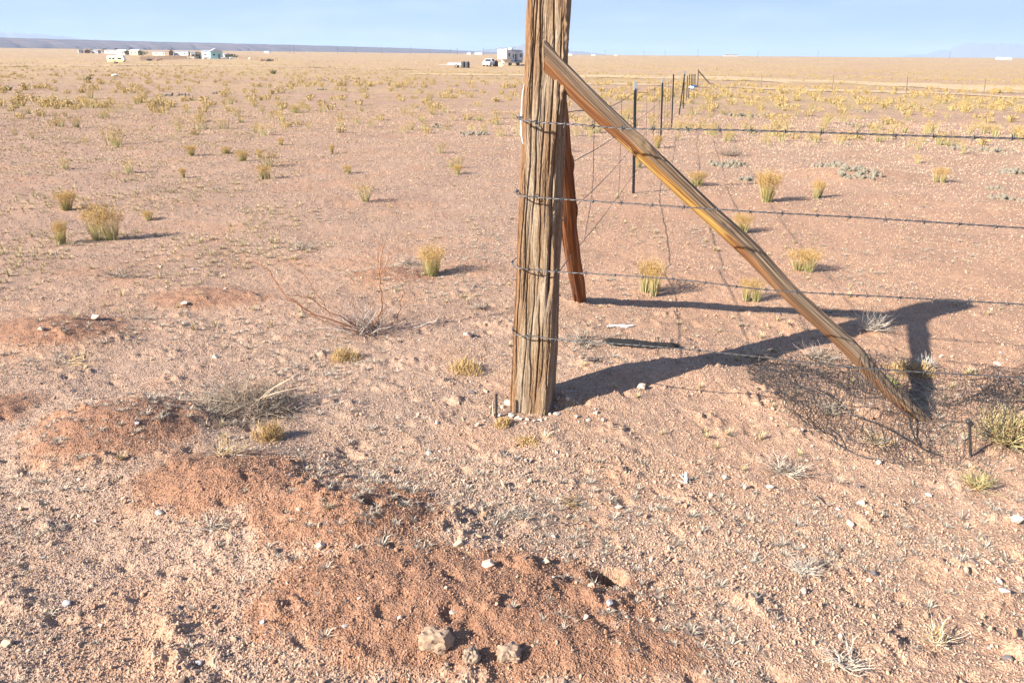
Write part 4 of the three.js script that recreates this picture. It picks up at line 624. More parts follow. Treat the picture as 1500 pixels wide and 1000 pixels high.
{ // black roll with frayed ends
  const A = G(888, 503), Bq = G(993, 511), R = rng(55), t = thing('plastic_roll', 'short black roll of torn plastic lying under the lowest wire beside the corner post', 'plastic scrap', null, A), d = Bq.clone().sub(A), b = new GB(), P = [], rr = [];
  for (let k = 0; k <= 16; k++) { const f = k / 16, q = d.clone().multiplyScalar(f); q.y = terrain(A.x + q.x, A.z + q.z) - A.y + 0.016 + 0.004 * Math.sin(f * 9); P.push(q); rr.push((0.016 + 0.012 * Math.sin(Math.PI * Math.min(1, f * 1.15))) * (0.85 + 0.3 * R())); } b.tube(P, rr, 9); part('roll', b.geo(), plain(0.008, 0.008, 0.009, 0.95), t);
  const f = new GB(); for (let k = 0; k < 70; k++) { const q = P[Math.floor(R() * 17)]; f.tube(crook(R, q, V(R() - 0.5, R() * 0.8, R() - 0.5).normalize(), 0.03 + 0.04 * R(), 0.8, 4), taper(5, 0.0018, 0.0008), 3); } const pts = [[828, 497], [850, 499], [870, 501], [890, 504]].map(([x, y]) => G(x, y).sub(A).add(V(0, 0.02, 0))); for (let e = 0; e < 3; e++) f.tube(new THREE.CatmullRomCurve3(pts.map((q) => q.clone().add(V(0, R() * 0.012, (R() - 0.5) * 0.02)))).getPoints(14), 0.002, 4); part('frayed_threads', f.geo(), plain(0.03, 0.03, 0.032, 0.6), t);
  const c = G(873, 530), cb = new GB(); cb.tube(crook(R, V(-0.05, 0.008, 0), V(1, 0, 0), 0.07, 0.5, 5), taper(6, 0.008, 0.002), 6); for (let k = 0; k < 14; k++) cb.tube(crook(R, V((R() - 0.5) * 0.06, 0.006, (R() - 0.5) * 0.03), V(R() - 0.5, R() * 0.3, R() - 0.5).normalize(), 0.06, 0.6, 4), taper(5, 0.0018, 0.0007), 3); const o = single('plastic_shred', cb.geo(), plain(0.025, 0.025, 0.025, 0.6), 'small black plastic shred on the sand below the black roll', 'plastic scrap'); o.position.copy(c);
}
{ // rebar stub and a splinter of wood beside the post
  const p = G(727, 612), h = 0.125, t = thing('rebar_stub', 'short rusty ribbed steel rod standing in the ground beside the post foot', 'rod', null, p); part('rod', cyl(0.0055, 0.0055, h + 0.04, 12).translate(0, h / 2 - 0.02, 0), plain(0.022, 0.018, 0.016, 0.7), t);
  const ring = new THREE.TorusGeometry(0.0057, 0.0012, 5, 12); for (let y = 0.006; y < h; y += 0.0095) { const m = part('rib', ring, plain(0.028, 0.022, 0.02, 0.7), t); m.position.y = y; m.rotation.x = Math.PI / 2 + 0.25; }
  const w = G(723, 609), b = new GB(); b.tube([V(0, -0.01, 0), V(-0.004, 0.06, 0.002), V(-0.006, 0.085, 0)], [0.004, 0.0035, 0.001], 5); single('wood_splinter', b.geo(), plain(0.5, 0.38, 0.28), 'thin pale wood splinter standing behind the rebar stub', 'splinter').position.copy(w);
}
// ---------------------------------------------------------------- stones
const stoneMats = { white: plain(0.52, 0.44, 0.36, 0.9), pale: plain(0.54, 0.40, 0.30, 0.95), grey: plain(0.30, 0.28, 0.28, 0.9), dark: plain(0.13, 0.11, 0.11, 0.9), pink: plain(0.58, 0.38, 0.29, 0.95), tan: plain(0.52, 0.40, 0.26, 0.95) };
const stoneGeos = Array.from({ length: 8 }, (_, k) => chip(200 + k, [0.55, 0.7, 0.4, 0.6][k % 4]));
let stoneN = 0;
function stone(px, py, wpx, kind, label, group) { const p = G(px, py), R = rng(3000 + stoneN), s = wpx / pxPerMetre(p); const m = single('stone', stoneGeos[stoneN++ % 8], stoneMats[kind], label, 'stone', group); m.position.copy(p).add(V(0, s * 0.16, 0)); m.scale.setScalar(s); m.rotation.set((R() - 0.5) * 0.4, R() * 6.28, (R() - 0.5) * 0.4); return m; }
const FOOT = 'stones round the post foot';
stone(745, 592, 16, 'pink', 'long pinkish stone leaning between the rebar stub and the post', FOOT); stone(735, 597, 10, 'white', 'white stone chip beside the rebar stub', FOOT); stone(733, 609, 9, 'white', 'small pale stone touching the rebar stub', FOOT);
[[748, 611, 13], [757, 613, 10], [763, 615, 8], [772, 615, 8], [783, 617, 8], [791, 616, 8], [800, 614, 7], [770, 620, 6]].forEach(([x, y, w]) => stone(x, y, w, 'white', 'pale stone in the row along the front of the post foot', FOOT));
stone(806, 607, 8, 'white', 'round cream stone at the lit corner of the post foot, smaller of two', FOOT); stone(816, 607, 11, 'white', 'round cream stone at the lit corner of the post foot, larger of two', FOOT);
stone(831, 586, 10, 'pale', 'pale stone lying in the shadow beside the post', FOOT); stone(837, 574, 8, 'grey', 'small bluish stone lying in the shadow beside the post', FOOT); stone(813, 597, 7, 'grey', 'bluish stone tight in the shadow at the post foot', FOOT); stone(845, 611, 8, 'pink', 'pinkish stone right of the cream pair', FOOT);
stone(873, 606, 10, 'white', 'white flat stone below the edge of the post shadow', FOOT); stone(862, 616, 9, 'white', 'white stone lying beside the white flat one below the post shadow', FOOT); stone(885, 616, 9, 'pale', 'pale lump below the post shadow', FOOT);
stone(686, 492, 16, 'pink', 'round pinkish stone on the bare ground left of the post'); stone(468, 803, 18, 'pale', 'oblong beige stone on the red mound'); stone(437, 747, 10, 'white', 'white pebble on top of the red mound');
stone(98, 886, 16, 'grey', 'upright grey stone on the left gravel with a sharp shadow'); stone(671, 798, 18, 'tan', 'pale stone with a dark shaded side in front of the loose earth'); stone(233, 752, 14, 'white', 'white flaky stone at the edge of the red mound');
stone(715, 828, 22, 'pink', 'earth coloured stone on the loose red earth'); stone(798, 824, 16, 'tan', 'tan stone near the burrow hole'); stone(664, 898, 12, 'pale', 'pale oval pebble above the large crusted clod'); stone(586, 906, 10, 'pale', 'pale pebble left of the large crusted clod'); stone(893, 884, 14, 'grey', 'blue grey stone just below the burrow hole'); stone(866, 858, 11, 'pale', 'pale lump at the lip of the burrow hole'); stone(858, 905, 12, 'pink', 'pinkish slab below the burrow hole');
stone(1262, 740, 16, 'white', 'white stone with a dark cleft on the right hand sand'); stone(1128, 715, 14, 'white', 'round white stone near the flat grey tuft'); stone(1064, 702, 14, 'white', 'smooth white pebble near the white sprig'); stone(1247, 768, 18, 'pale', 'flat pale stone below the cleft white stone'); stone(1287, 679, 12, 'white', 'white stone just below the netting edge'); stone(1360, 726, 12, 'white', 'white stone below the olive bush'); stone(1490, 763, 20, 'white', 'long white stone chip pointing down the slope'); stone(1470, 873, 18, 'white', 'flat white chip far from other stones in the sand'); stone(1480, 957, 18, 'dark', 'dark grey stone in the straw stalks sand'); stone(1279, 841, 16, 'dark', 'dark flat stone beside the small burrow slit'); stone(1228, 747, 10, 'grey', 'grey pebble left of the cleft white stone'); stone(1075, 845, 9, 'pale', 'pale pebble in the middle of the right hand sand'); stone(940, 569, 16, 'pale', 'flat pale stone with a dark shadow below the post shadow');
stone(1462, 533, 12, 'white', 'white angular stone right of the brace shadow'); stone(1405, 578, 10, 'white', 'white stone under the netting beside the brace shadow'); stone(690, 577, 14, 'dark', 'dark flat stone left of the rebar stub'); stone(640, 620, 9, 'white', 'white pebble left of the rebar stub'); stone(628, 665, 12, 'white', 'flat white pebble on the path'); stone(315, 525, 12, 'white', 'white pebble above the dark twig tangle'); stone(140, 468, 18, 'pale', 'long pale stone on the far red mound'); stone(62, 494, 12, 'pale', 'pale stone with a dark shadow on the far red mound'); stone(270, 446, 14, 'white', 'pale stone on the ridge of the middle red mound');
stone(10, 945, 18, 'tan', 'yellowish stone at the far left of the front gravel'); stone(292, 972, 14, 'grey', 'grey stone on the front gravel'); stone(385, 912, 10, 'grey', 'small grey stone between gravel and red earth'); stone(505, 918, 10, 'grey', 'small bluish stone in the red earth'); stone(262, 893, 12, 'dark', 'dark pebble on the front gravel'); stone(200, 618, 9, 'grey', 'blue grey pebble on the big left mound');
{ // scattered loose pebbles that only their place sets apart
  const R = rng(404), kinds = ['pale', 'pink', 'white', 'grey', 'dark']; for (let k = 0; k < 110; k++) { const py = 300 + 690 * R(), px = 20 + 1460 * R(); if (px > 735 && px < 880 && py < 640) continue; const kd = kinds[Math.floor(R() * 5)], p = flat(px, py); stone(px, py, 3 + 4 * R() * R() + py * 0.003, kd, `small loose ${{ pale: 'buff', pink: 'pinkish', white: 'whitish', grey: 'grey', dark: 'dark' }[kd]} pebble ${moundField(p.x, p.z)[2] > 0.4 ? 'on the loose red earth' : p.x > 0.3 ? 'on the smooth orange sand' : 'on the open gravel'}`, 'loose pebbles on the sand'); }
}
// crusted earth clods
[[638, 946, 52, 'large crusted grey clod of earth in the loose red soil'], [690, 968, 34, 'lumpy lichen crusted clod, middle of three'], [746, 962, 36, 'smaller crusted clod standing clear of the others']].forEach(([px, py, w, label], k) => { const p = G(px, py), s = w / pxPerMetre(p), g = rock(900 + k, 5, 0.85, 0.16), q = g.attributes.position, nn = createNoise2D(rng(950 + k)); for (let i = 0; i < q.count; i++) { const x = q.getX(i), y = q.getY(i), z = q.getZ(i), mx = Math.max(Math.abs(x), Math.abs(y) * 1.1, Math.abs(z)) / Math.hypot(x, y, z), e = (0.8 / (0.62 + 0.38 * mx)) * (1 + 0.16 * nn(x * 2.6 + y * 2.2, z * 2.6 - y * 3.1) + 0.08 * nn(x * 7 + y * 9, z * 7 - y * 8) + 0.045 * nn(x * 17 + y * 21, z * 19 - y * 18) + 0.05 * nn(x * 40 + y * 31, z * 37 - y * 43)); q.setXYZ(i, x * e, y * e, z * e); } g.computeVertexNormals(); const m = single('earth_clod', g, plain([0.30, 0.27, 0.29][k], [0.205, 0.195, 0.20][k], [0.135, 0.135, 0.135][k], 1), label, 'clod'); m.position.copy(p).add(V(0, s * 0.2, 0)); m.scale.setScalar(s); });
// scraps
{ const p = G(1005, 708), R = rng(66), b = new GB(); for (let k = 0; k < 9; k++) b.tube(crook(R, V(0, 0.02 * R(), 0), V(R() - 0.5, 0.6 * R() + 0.1, R() - 0.5).normalize(), 0.035 + 0.02 * R(), 0.5, 4), taper(5, 0.0035, 0.0015), 5); b.tube([V(0.005, 0, 0.0), V(0, 0.03, 0), V(-0.002, 0.055, 0)], [0.004, 0.004, 0.002], 5); single('white_sprig', b.geo(), plain(0.6, 0.56, 0.5), 'small white star-shaped dead sprig on the sand right of the post', 'sprig').position.copy(p); }
{ const p = G(905, 479), b = new GB(), R = rng(67); for (let k = 0; k < 5; k++) b.tube(crook(R, V((k - 2.5) * 0.03, 0.006, (R() - 0.5) * 0.02), V(1, 0.05, R() - 0.5).normalize(), 0.07, 0.4, 4), [0.002, 0.008, 0.009, 0.006, 0.001], 6); single('plastic_scrap', b.geo(), plain(0.6, 0.58, 0.55, 0.5), 'torn white plastic scrap on the sand behind the black roll', 'plastic scrap').position.copy(p); }
[[1040, 745, 1080, 770], [1165, 715, 1215, 745], [800, 768, 860, 766], [610, 490, 660, 470]].forEach(([x0, y0, x1, y1], k) => { const a = G(x0, y0), c = G(x1, y1), R = rng(610 + k), pts = Array.from({ length: 9 }, (_, e) => { const q = a.clone().lerp(c, e / 8).add(V((R() - 0.5) * 0.015, 0, (R() - 0.5) * 0.025)); q.y = terrain(q.x, q.z) + 0.006 + 0.012 * R(); return q; }), b = new GB(); b.tube(new THREE.CatmullRomCurve3(pts).getPoints(24), 0.0022, 4, null, null); single('dead_root', b.geo(), plain(0.20, 0.15, 0.12), ['dark curled root on the sand below the white sprig', 'dark root trailing from the flat grey tuft', 'thin dark looped root in front of the post', 'dark stem lying right of the red twig shrub'][k], 'root').position.set(0, 0, 0); });

// ---------------------------------------------------------------- far things
const WHITE = plain(0.60, 0.59, 0.56, 0.5), GLASS = plain(0.025, 0.03, 0.035, 0.15), RUBBER = plain(0.02, 0.02, 0.02, 0.8), GREYM = plain(0.35, 0.35, 0.36, 0.7), DARKM = plain(0.05, 0.05, 0.055, 0.8);
const wheelGeo = cyl(0.36, 0.36, 0.22, 18).rotateZ(Math.PI / 2), hubGeo = cyl(0.19, 0.19, 0.235, 12).rotateZ(Math.PI / 2);
function wheel(t, x, y, z, s = 1) { const w = part('wheel', wheelGeo, RUBBER, t); w.position.set(x, y, z); w.scale.setScalar(s); const h = part('rim', hubGeo, GREYM, w); return w; }
function extr(pts, w, bevel = 0.04) { const s = new THREE.Shape(pts.map(([x, y]) => new THREE.Vector2(x, y))); const g = new THREE.ExtrudeGeometry(s, { depth: w - 2 * bevel, bevelEnabled: true, bevelSize: bevel, bevelThickness: bevel, bevelSegments: 2 }); g.translate(0, 0, -w / 2 + bevel); return g.rotateY(-Math.PI / 2); } // outline in (length, height); length runs along +z after the turn
{ // fifth-wheel motorhome: +z is its nose
  const p = far(748, 205), t = thing('fifth_wheel_trailer', 'large white fifth-wheel motorhome trailer parked on the plain left of the post', 'trailer', null, p, -0.42);
  part('body', extr([[-4.6, 0.75], [2.6, 0.75], [2.75, 1.55], [5.0, 1.6], [5.1, 3.2], [4.9, 3.7], [-4.6, 3.7]], 2.5, 0.08), WHITE, t);
  part('skirt_stripe', box(0.02, 0.32, 7.0, 1.262, 1.15, -1), plain(0.32, 0.36, 0.42), t); part('belt_stripe', box(0.02, 0.1, 9.3, 1.263, 1.75, 0.15), plain(0.25, 0.3, 0.4), t);
  part('slide_out', box(0.6, 1.9, 3.0, 1.5, 2.2, -2.3), plain(0.66, 0.65, 0.62), t);
  for (const [z, y, w, h, x] of [[3.6, 2.5, 1.0, 0.75, 1.27], [1.1, 2.3, 0.8, 0.75, 1.27], [-2.3, 2.45, 1.6, 0.8, 1.81]]) { const f = part('window', box(0.03, h, w, x, y, z), GLASS, t); part('frame', box(0.02, h + 0.12, w + 0.12, x - 0.008, y, z), GREYM, f); }
  const door = part('door', box(0.04, 1.95, 0.75, 1.268, 1.8, -0.3), plain(0.1, 0.1, 0.11), t); part('handle', box(0.04, 0.05, 0.14, 1.3, 1.7, -0.02), GREYM, door);
  part('awning', cyl(0.09, 0.09, 5, 10).rotateX(Math.PI / 2).translate(1.35, 3.5, -0.6), GREYM, t); part('air_conditioner', extr([[-0.6, 3.7], [0.6, 3.7], [0.5, 4.05], [-0.4, 4.08]], 0.9, 0.05), WHITE, t); part('roof_vent', box(0.5, 0.22, 0.5, 0.2, 3.82, 3.0), WHITE, t);
  for (const x of [-1.1, 1.1]) for (const z of [-1.6, -2.5]) wheel(t, x, 0.38, z, 1.05);
  for (const x of [-0.9, 0.9]) part('landing_leg', box(0.1, 1.2, 0.1, x, 0.55, 2.2), GREYM, t);
  part('step', box(0.5, 0.05, 0.7, 1.5, 0.5, -0.3), DARKM, t);
  const a = far(764, 203); const pl = single('lumber_pile', mergeGeometries([box(2.4, 0.12, 0.3, 0, 0.06, 0), box(2.1, 0.12, 0.25, 0.1, 0.18, 0.02), box(1.4, 0.1, 0.2, 0.5, 0.29, 0)]), plain(0.28, 0.2, 0.14), 'low dark pile of boards beside the motorhome trailer', 'lumber'); pl.position.copy(a);
  const c = far(727, 198), u = rock(77, 2, 1.2, 0.3); const ho = single('refuse_heap', u, plain(0.20, 0.10, 0.08), 'dark heap of junk between the car and the motorhome trailer', 'junk'); ho.position.copy(c).add(V(0, 0.4, 0)); ho.scale.set(1.1, 1.3, 0.9);
  const bx = far(733, 196); const bo = single('storage_box', mergeGeometries([box(1.0, 0.8, 0.8, 0, 0.4, 0), box(1.08, 0.08, 0.88, 0, 0.84, 0)]), plain(0.70, 0.62, 0.42), 'cream box standing under the motorhome nose', 'box'); bo.position.copy(bx);
}
function car(px, d, turn, label, paint) { // +z is the front
  const t = thing('parked_car', label, 'car', null, far(px, d), turn);
  part('body', extr([[-2.2, 0.45], [2.2, 0.45], [2.3, 0.75], [2.1, 1.0], [0.9, 1.08], [-2.2, 1.1], [-2.3, 0.8]], 1.85, 0.09), paint, t);
  const cab = part('cabin', extr([[0.95, 1.05], [0.35, 1.66], [-1.9, 1.7], [-2.2, 1.05]], 1.62, 0.08), paint, t);
  const ws = part('windscreen', box(1.36, 0.66, 0.03), GLASS, t); ws.position.set(0, 1.38, 0.745); ws.rotation.x = -0.77; part('rear_window', box(1.3, 0.45, 0.03, 0, 1.4, -2.16), GLASS, t);
  for (const x of [-0.825, 0.825]) { part('side_window', box(0.03, 0.42, 1.7, x, 1.4, -0.8), GLASS, t); part('headlight', box(0.4, 0.2, 0.06, x * 0.8, 0.82, 2.24), plain(0.7, 0.72, 0.75, 0.2), t); part('mirror', box(0.2, 0.16, 0.12, x * 1.2, 1.2, 0.65), paint, t); for (const z of [-1.4, 1.45]) wheel(t, x, 0.36, z); }
  part('grille', box(0.8, 0.22, 0.04, 0, 0.72, 2.3), DARKM, t); part('bumper', box(1.8, 0.18, 0.12, 0, 0.5, 2.28), paint, t); return t;
}
car(716, 196, -0.25, 'white car parked nose on beside the motorhome trailer', WHITE);
{ // flat trailer and black drums
  const p = far(667, 188), t = thing('flatbed_trailer', 'low pale flatbed trailer standing beside two black drums', 'trailer', null, p, 1.5); part('bed', box(1.8, 0.25, 3.4, 0, 0.72, 0), plain(0.6, 0.6, 0.58), t); part('drawbar', box(0.14, 0.12, 2.2, 0, 0.6, -2.7), GREYM, t); for (const x of [-0.95, 0.95]) wheel(t, x, 0.36, 0.3); part('side_rail', box(0.05, 0.3, 3.4, -0.9, 1.0, 0), GREYM, t);
  [[678.5, 186], [684.5, 184.5]].forEach(([px, d], k) => { const o = thing('black_drum', ['upright black drum beside the flatbed trailer, touching its bed', 'upright black drum standing on the far side of the other drum'][k], 'drum', 'black drums by the trailer', far(px, d)); part('shell', new THREE.LatheGeometry([[0, 0], [0.5, 0], [0.52, 0.05], [0.5, 0.4], [0.53, 0.45], [0.5, 0.5], [0.5, 0.85], [0.53, 0.9], [0.5, 0.95], [0.48, 1.25], [0.42, 1.32], [0, 1.34]].map(([x, y]) => new THREE.Vector2(x, y)), 18), DARKM, o); part('cap', cyl(0.08, 0.08, 0.08, 10).translate(0.2, 1.37, 0), DARKM, o); });
}
{ // yellowed camper
  const p = far(170, 243), t = thing('camper', 'old cream and yellow camper trailer standing alone in the golden grass', 'camper', null, p, 1.75); t.scale.setScalar(0.76);
  part('body', extr([[-2.7, 0.5], [2.2, 0.5], [2.75, 1.0], [2.75, 1.6], [2.3, 2.45], [-2.4, 2.45], [-2.75, 2.0]], 2.2, 0.12), plain(0.80, 0.77, 0.60, 0.55), t); part('yellow_band', box(0.02, 0.4, 4.6, -1.105, 0.85, 0), plain(0.66, 0.53, 0.16), t); part('yellow_band', box(0.02, 0.4, 4.6, 1.105, 0.85, 0), plain(0.66, 0.53, 0.16), t);
  for (const [z, w] of [[1.3, 1.1], [-0.7, 0.7], [-1.8, 0.6]]) for (const x of [-1.11, 1.11]) part('window', box(0.03, 0.5, w, x, 1.55, z), GLASS, t); part('front_window', box(1.5, 0.55, 0.04, 0, 1.7, -2.7), GLASS, t); for (const x of [-1.0, 1.0]) wheel(t, x, 0.36, -0.3); part('drawbar', box(0.1, 0.1, 1.4, 0, 0.45, 3.3), DARKM, t); part('door', box(0.03, 1.6, 0.65, -1.112, 1.35, 0.35), plain(0.74, 0.7, 0.52), t);
}
function house(name, label, px, d, turn, w, l, h, roofH, wallM, roofM, opts = {}) {
  const t = thing(name, label, opts.category || 'house', opts.group, far(px, d), turn); part('wall', box(w, h + 0.3, l, 0, h / 2 - 0.15, 0), wallM, t);
  if (roofH > 0) { const g = extr([[-w / 2 - 0.25, 0], [w / 2 + 0.25, 0], [0.02, roofH], [-0.02, roofH]], l + 0.4, 0.03).rotateY(Math.PI / 2); g.translate(0, h + 0.03, 0); part('roof', g, roofM, t); } else part('roof', box(w + 0.3, 0.14, l + 0.3, 0, h + 0.08, 0), roofM, t);
  const n = opts.windows ?? 2; for (let k = 0; k < n; k++) for (const s of [-1, 1]) { const win = part('window', box(0.05, 0.8, 0.9, s * (w / 2 + 0.02), h * 0.58, (k + 0.5) / n * l - l / 2), GLASS, t); part('frame', box(0.03, 0.95, 1.05, s * (w / 2 + 0.012), h * 0.58, (k + 0.5) / n * l - l / 2), WHITE, win); }
  part('door', box(0.9, 1.95, 0.05, w * 0.2, 0.98, l / 2 + 0.02), plain(0.2, 0.16, 0.13), t); part('gable_window', box(0.8, 0.7, 0.05, -w * 0.22, h * 0.6, l / 2 + 0.02), GLASS, t); return t;
}
const AQUA = plain(0.36, 0.62, 0.58), CREAM = plain(0.72, 0.66, 0.5), BROWN = plain(0.26, 0.17, 0.12), TIN = plain(0.45, 0.46, 0.48, 0.4, { metalness: 0.3 }), OCHRE = plain(0.68, 0.58, 0.28);
house('cabin', 'pale turquoise cabin with a grey gable roof, the brightest building of the settlement', 316, 392, 0.5, 5.2, 6, 2.9, 1.5, AQUA, TIN);
house('mobile_home', 'white mobile home right behind the turquoise cabin', 308, 440, 1.45, 3.4, 7, 3.4, 0.5, WHITE, TIN, { category: 'mobile home', group: 'buildings of the settlement' });
const BL = 'buildings of the settlement';
[['small cream shed left of the turquoise cabin', 291, 390, 0.3, 2.4, 2.6, 2.2, 0.5, CREAM, BROWN], ['narrow white privy left of the cream shed', 284.5, 388, 0.2, 1.3, 1.3, 2.4, 0.3, WHITE, TIN], ['low white shed right of the turquoise cabin', 330, 410, 0.8, 3.4, 5, 2.0, 0.4, WHITE, TIN], ['long white mobile home behind the sheds', 267, 640, 1.5, 3.4, 11, 2.6, 0.5, WHITE, TIN], ['low brown hut between the mobile homes', 248, 640, 1.2, 4, 4, 2.6, 1.1, BROWN, BROWN], ['low cream trailer house on the settlement road', 236, 660, 1.55, 3.2, 11, 2.3, 0.4, CREAM, TIN], ['yellow walled house with a pale roof', 200, 660, 1.3, 5, 7, 2.6, 1.1, OCHRE, plain(0.7, 0.68, 0.6)], ['white house with a long roof left of the yellow walled house', 180, 670, 1.45, 5, 7, 2.3, 1.0, CREAM, plain(0.62, 0.6, 0.55)], ['white mobile home among the dark trees', 166, 800, 1.5, 4, 13, 2.6, 0.5, WHITE, TIN], ['small white house at the end of the settlement', 119.5, 800, 0.6, 4, 4, 2.6, 0.8, WHITE, TIN], ['dark shed beside the end house', 129, 800, 0.6, 4, 4, 2.3, 0.8, BROWN, BROWN], ['grey shed in the middle of the settlement', 142, 800, 1.4, 4, 6, 2.2, 0.6, GREYM, TIN], ['pale bungalow behind the cream trailer house', 275, 680, 1.4, 5, 9, 2.4, 0.6, CREAM, TIN], ['white bungalow beside the long white mobile home', 258, 690, 1.3, 4, 7, 2.2, 0.6, WHITE, TIN]]
  .forEach(([label, px, d, turn, w, l, h, rh, a, b]) => house('settlement_house', label, px, d, turn, w, l, h, rh, a, b, { group: BL, windows: 2 }));
[['white farm building on the horizon, right of two by the motorhome', 701, 1300, 1.5, 7, 12, 3, 1.0, WHITE, TIN], ['white farm building on the horizon, left of two by the motorhome', 687, 1300, 1.5, 5, 6, 2.6, 0.8, WHITE, TIN], ['far white house on the horizon beside the post', 834, 1300, 1.5, 6, 8, 2.6, 0.8, WHITE, TIN], ['far white house on the horizon behind the brace', 869, 1300, 1.5, 5, 6, 2.2, 0.6, WHITE, TIN], ['small far white house on the horizon above the first T-post', 902, 1300, 1.5, 4, 4, 2.2, 0.6, WHITE, TIN], ['long low white barn alone on the horizon', 1471, 1180, 1.57, 7, 16, 2.2, 0.6, WHITE, WHITE], ['small grey farm on the far ridge', 1070, 1400, 1.5, 8, 22, 2.4, 0.6, GREYM, BROWN], ['far pale house at the foot of the long mesa', 392, 1150, 1.5, 4, 7, 2.2, 0.6, WHITE, TIN]].forEach(([label, px, d, turn, w, l, h, rh, a, b]) => house('farm_house', label, px, d, turn, w, l, h, rh, a, b, { group: 'far farm buildings' }));
// bushy dark trees of the settlement
function tree(px, d, h, w, label, seed) { const t = thing('juniper_tree', label, 'tree', 'dark trees of the settlement', far(px, d)), R = rng(seed), tb = new GB(); tb.tube([V(0, -0.1, 0), V(0.1, h * 0.3, 0), V(0, h * 0.6, 0.1)], [0.18, 0.13, 0.05], 6); part('trunk', tb.geo(), BROWN, t); const b = new GB(), GR = [col(0.05, 0.07, 0.03), col(0.08, 0.09, 0.04), col(0.11, 0.1, 0.05)]; for (let k = 0; k < 240; k++) { const a = R() * 6.28, y = R(), q = Math.sqrt(R()) * w * 0.5 * Math.sqrt(Math.max(0.05, 1 - (2 * y - 1) ** 2)); b.tetra(V(Math.cos(a) * q, h * (0.25 + 0.75 * y), Math.sin(a) * q), 0.3, R, GR[k % 3]); } part('crown', b.geo(), leafMat, t); }
[[155, 810, 4.2, 7], [172, 805, 4.6, 6], [250, 645, 4.2, 5], [240, 680, 3, 8], [210, 655, 2.6, 8], [188, 664, 2.4, 6], [340, 400, 2, 6], [136, 805, 3.4, 5], [290, 640, 2.8, 7]].forEach(([px, d, h, w], k) => tree(px, d, h, w, ['round dark tree left of the mobile home among trees', 'tallest dark tree over the settlement', 'dark tree against the brown hut', 'low dark tree behind the cream trailer house', 'wide dark bush beside the yellow walled house', 'small dark bush between the two pale roofed houses', 'dark scrub right of the turquoise cabin', 'dark tree beside the dark shed', 'low dark tree behind the sheds'][k], 1100 + k));
// stick fences and junk near the settlement
function stickFence(pxs, d0, d1, label, seed) { const R = rng(seed), t = thing('stick_fence', label, 'fence', 'rough stick fences', far(pxs[0], d0)), o = t.position.clone(), g = []; const a = far(pxs[0], d0), b = far(pxs[1], d1), n = Math.round(a.distanceTo(b) / 1.1), bar = cyl(0.07, 0.06, 1.7, 5); for (let k = 0; k <= n; k++) { const q = a.clone().lerp(b, k / n); q.y = terrain(q.x, q.z); const m = part('picket', bar, BROWN, t); m.position.copy(q).sub(o).add(V(0, 0.6 + R() * 0.15, 0)); m.rotation.set((R() - 0.5) * 0.25, 0, (R() - 0.5) * 0.3); m.scale.y = 0.75 + R() * 0.4; } const rail = new GB(); for (const h of [0.5, 1.0]) rail.tube([V(0, h, 0), b.clone().sub(o).add(V(0, h, 0))], 0.05, 4); part('rail', rail.geo(), BROWN, t); }
stickFence([205, 282], 290, 395, 'long low stick fence running from the camper to the cabin', 31); stickFence([350, 378], 385, 360, 'rough stick fence between the cabin and the corral', 32); stickFence([376, 406], 340, 330, 'grey stick corral fence standing alone on the plain', 33);
[[338, 385, 1.3], [230, 300, 1.0], [217, 292, 0.8], [277, 385, 1.3], [300, 380, 1.1], [382, 338, 1.2], [393, 334, 1.2], [366, 370, 1.0], [326, 382, 1.1]].forEach(([px, d, s], k) => { const g = mergeGeometries([rock(1200 + k, 1, 0.9, 0.4), box(1.2, 0.5, 0.7, 0.4, 0.1, 0.1, 0.4).toNonIndexed()]); const o = single('junk_heap', g, [GREYM, BROWN, DARKM, CREAM][k % 4], ['grey junk heap right of the low white shed', 'brown junk heap along the long stick fence, near the camper', 'dark junk heap along the long stick fence, nearest the camper', 'cream junk heap left of the privy', 'grey junk heap in front of the turquoise cabin', 'brown heap at the start of the corral fence', 'dark heap in the middle of the corral fence', 'cream heap by the rough stick fence', 'grey heap right of the cabin door'][k], 'junk', 'junk heaps of the settlement'); o.position.copy(far(px, d)).add(V(0, 0.35, 0)); o.scale.set(s * 1.6, s, s); });
{ const o = single('pale_scrap', rock(1300, 2, 0.3, 0.3), WHITE, 'small white sheet lying on the left plain', 'scrap'); o.position.copy(G(168, 112)).add(V(0, 0.1, 0)); o.scale.set(0.6, 0.5, 0.5); const o2 = single('pale_scrap', rock(1301, 2, 0.5, 0.3), WHITE, 'small white block lying on the plain before the motorhome', 'scrap'); o2.position.copy(G(609, 93)).add(V(0, 0.15, 0)); o2.scale.setScalar(0.5); }
// power poles along the horizon
[[425, 820, 11], [431, 830, 11], [495, 900, 10], [522, 950, 10], [560, 950, 10], [602, 980, 10], [670, 900, 10], [708, 850, 10], [660, 1000, 8], [886, 950, 9], [943, 950, 8], [974, 940, 9], [1022, 930, 11], [1110, 1000, 9], [1198, 1050, 9], [1391, 950, 9], [630, 960, 8], [780, 900, 9]].forEach(([px, d, h], k) => { const t = thing('power_pole', `thin dark power pole on the skyline ${px < 650 ? 'against the long mesa' : px < 800 ? 'near the low blue hills' : 'beyond the wooden end post'}`, 'pole', 'power poles along the skyline', far(px, d * 1.3)); part('shaft', cyl(0.22, 0.15, h, 6).translate(0, h / 2 - 0.2, 0), plain(0.12, 0.1, 0.09), t); part('crossarm', box(2.6, 0.2, 0.2, 0, h - 1.1, 0), plain(0.12, 0.1, 0.09), t); });

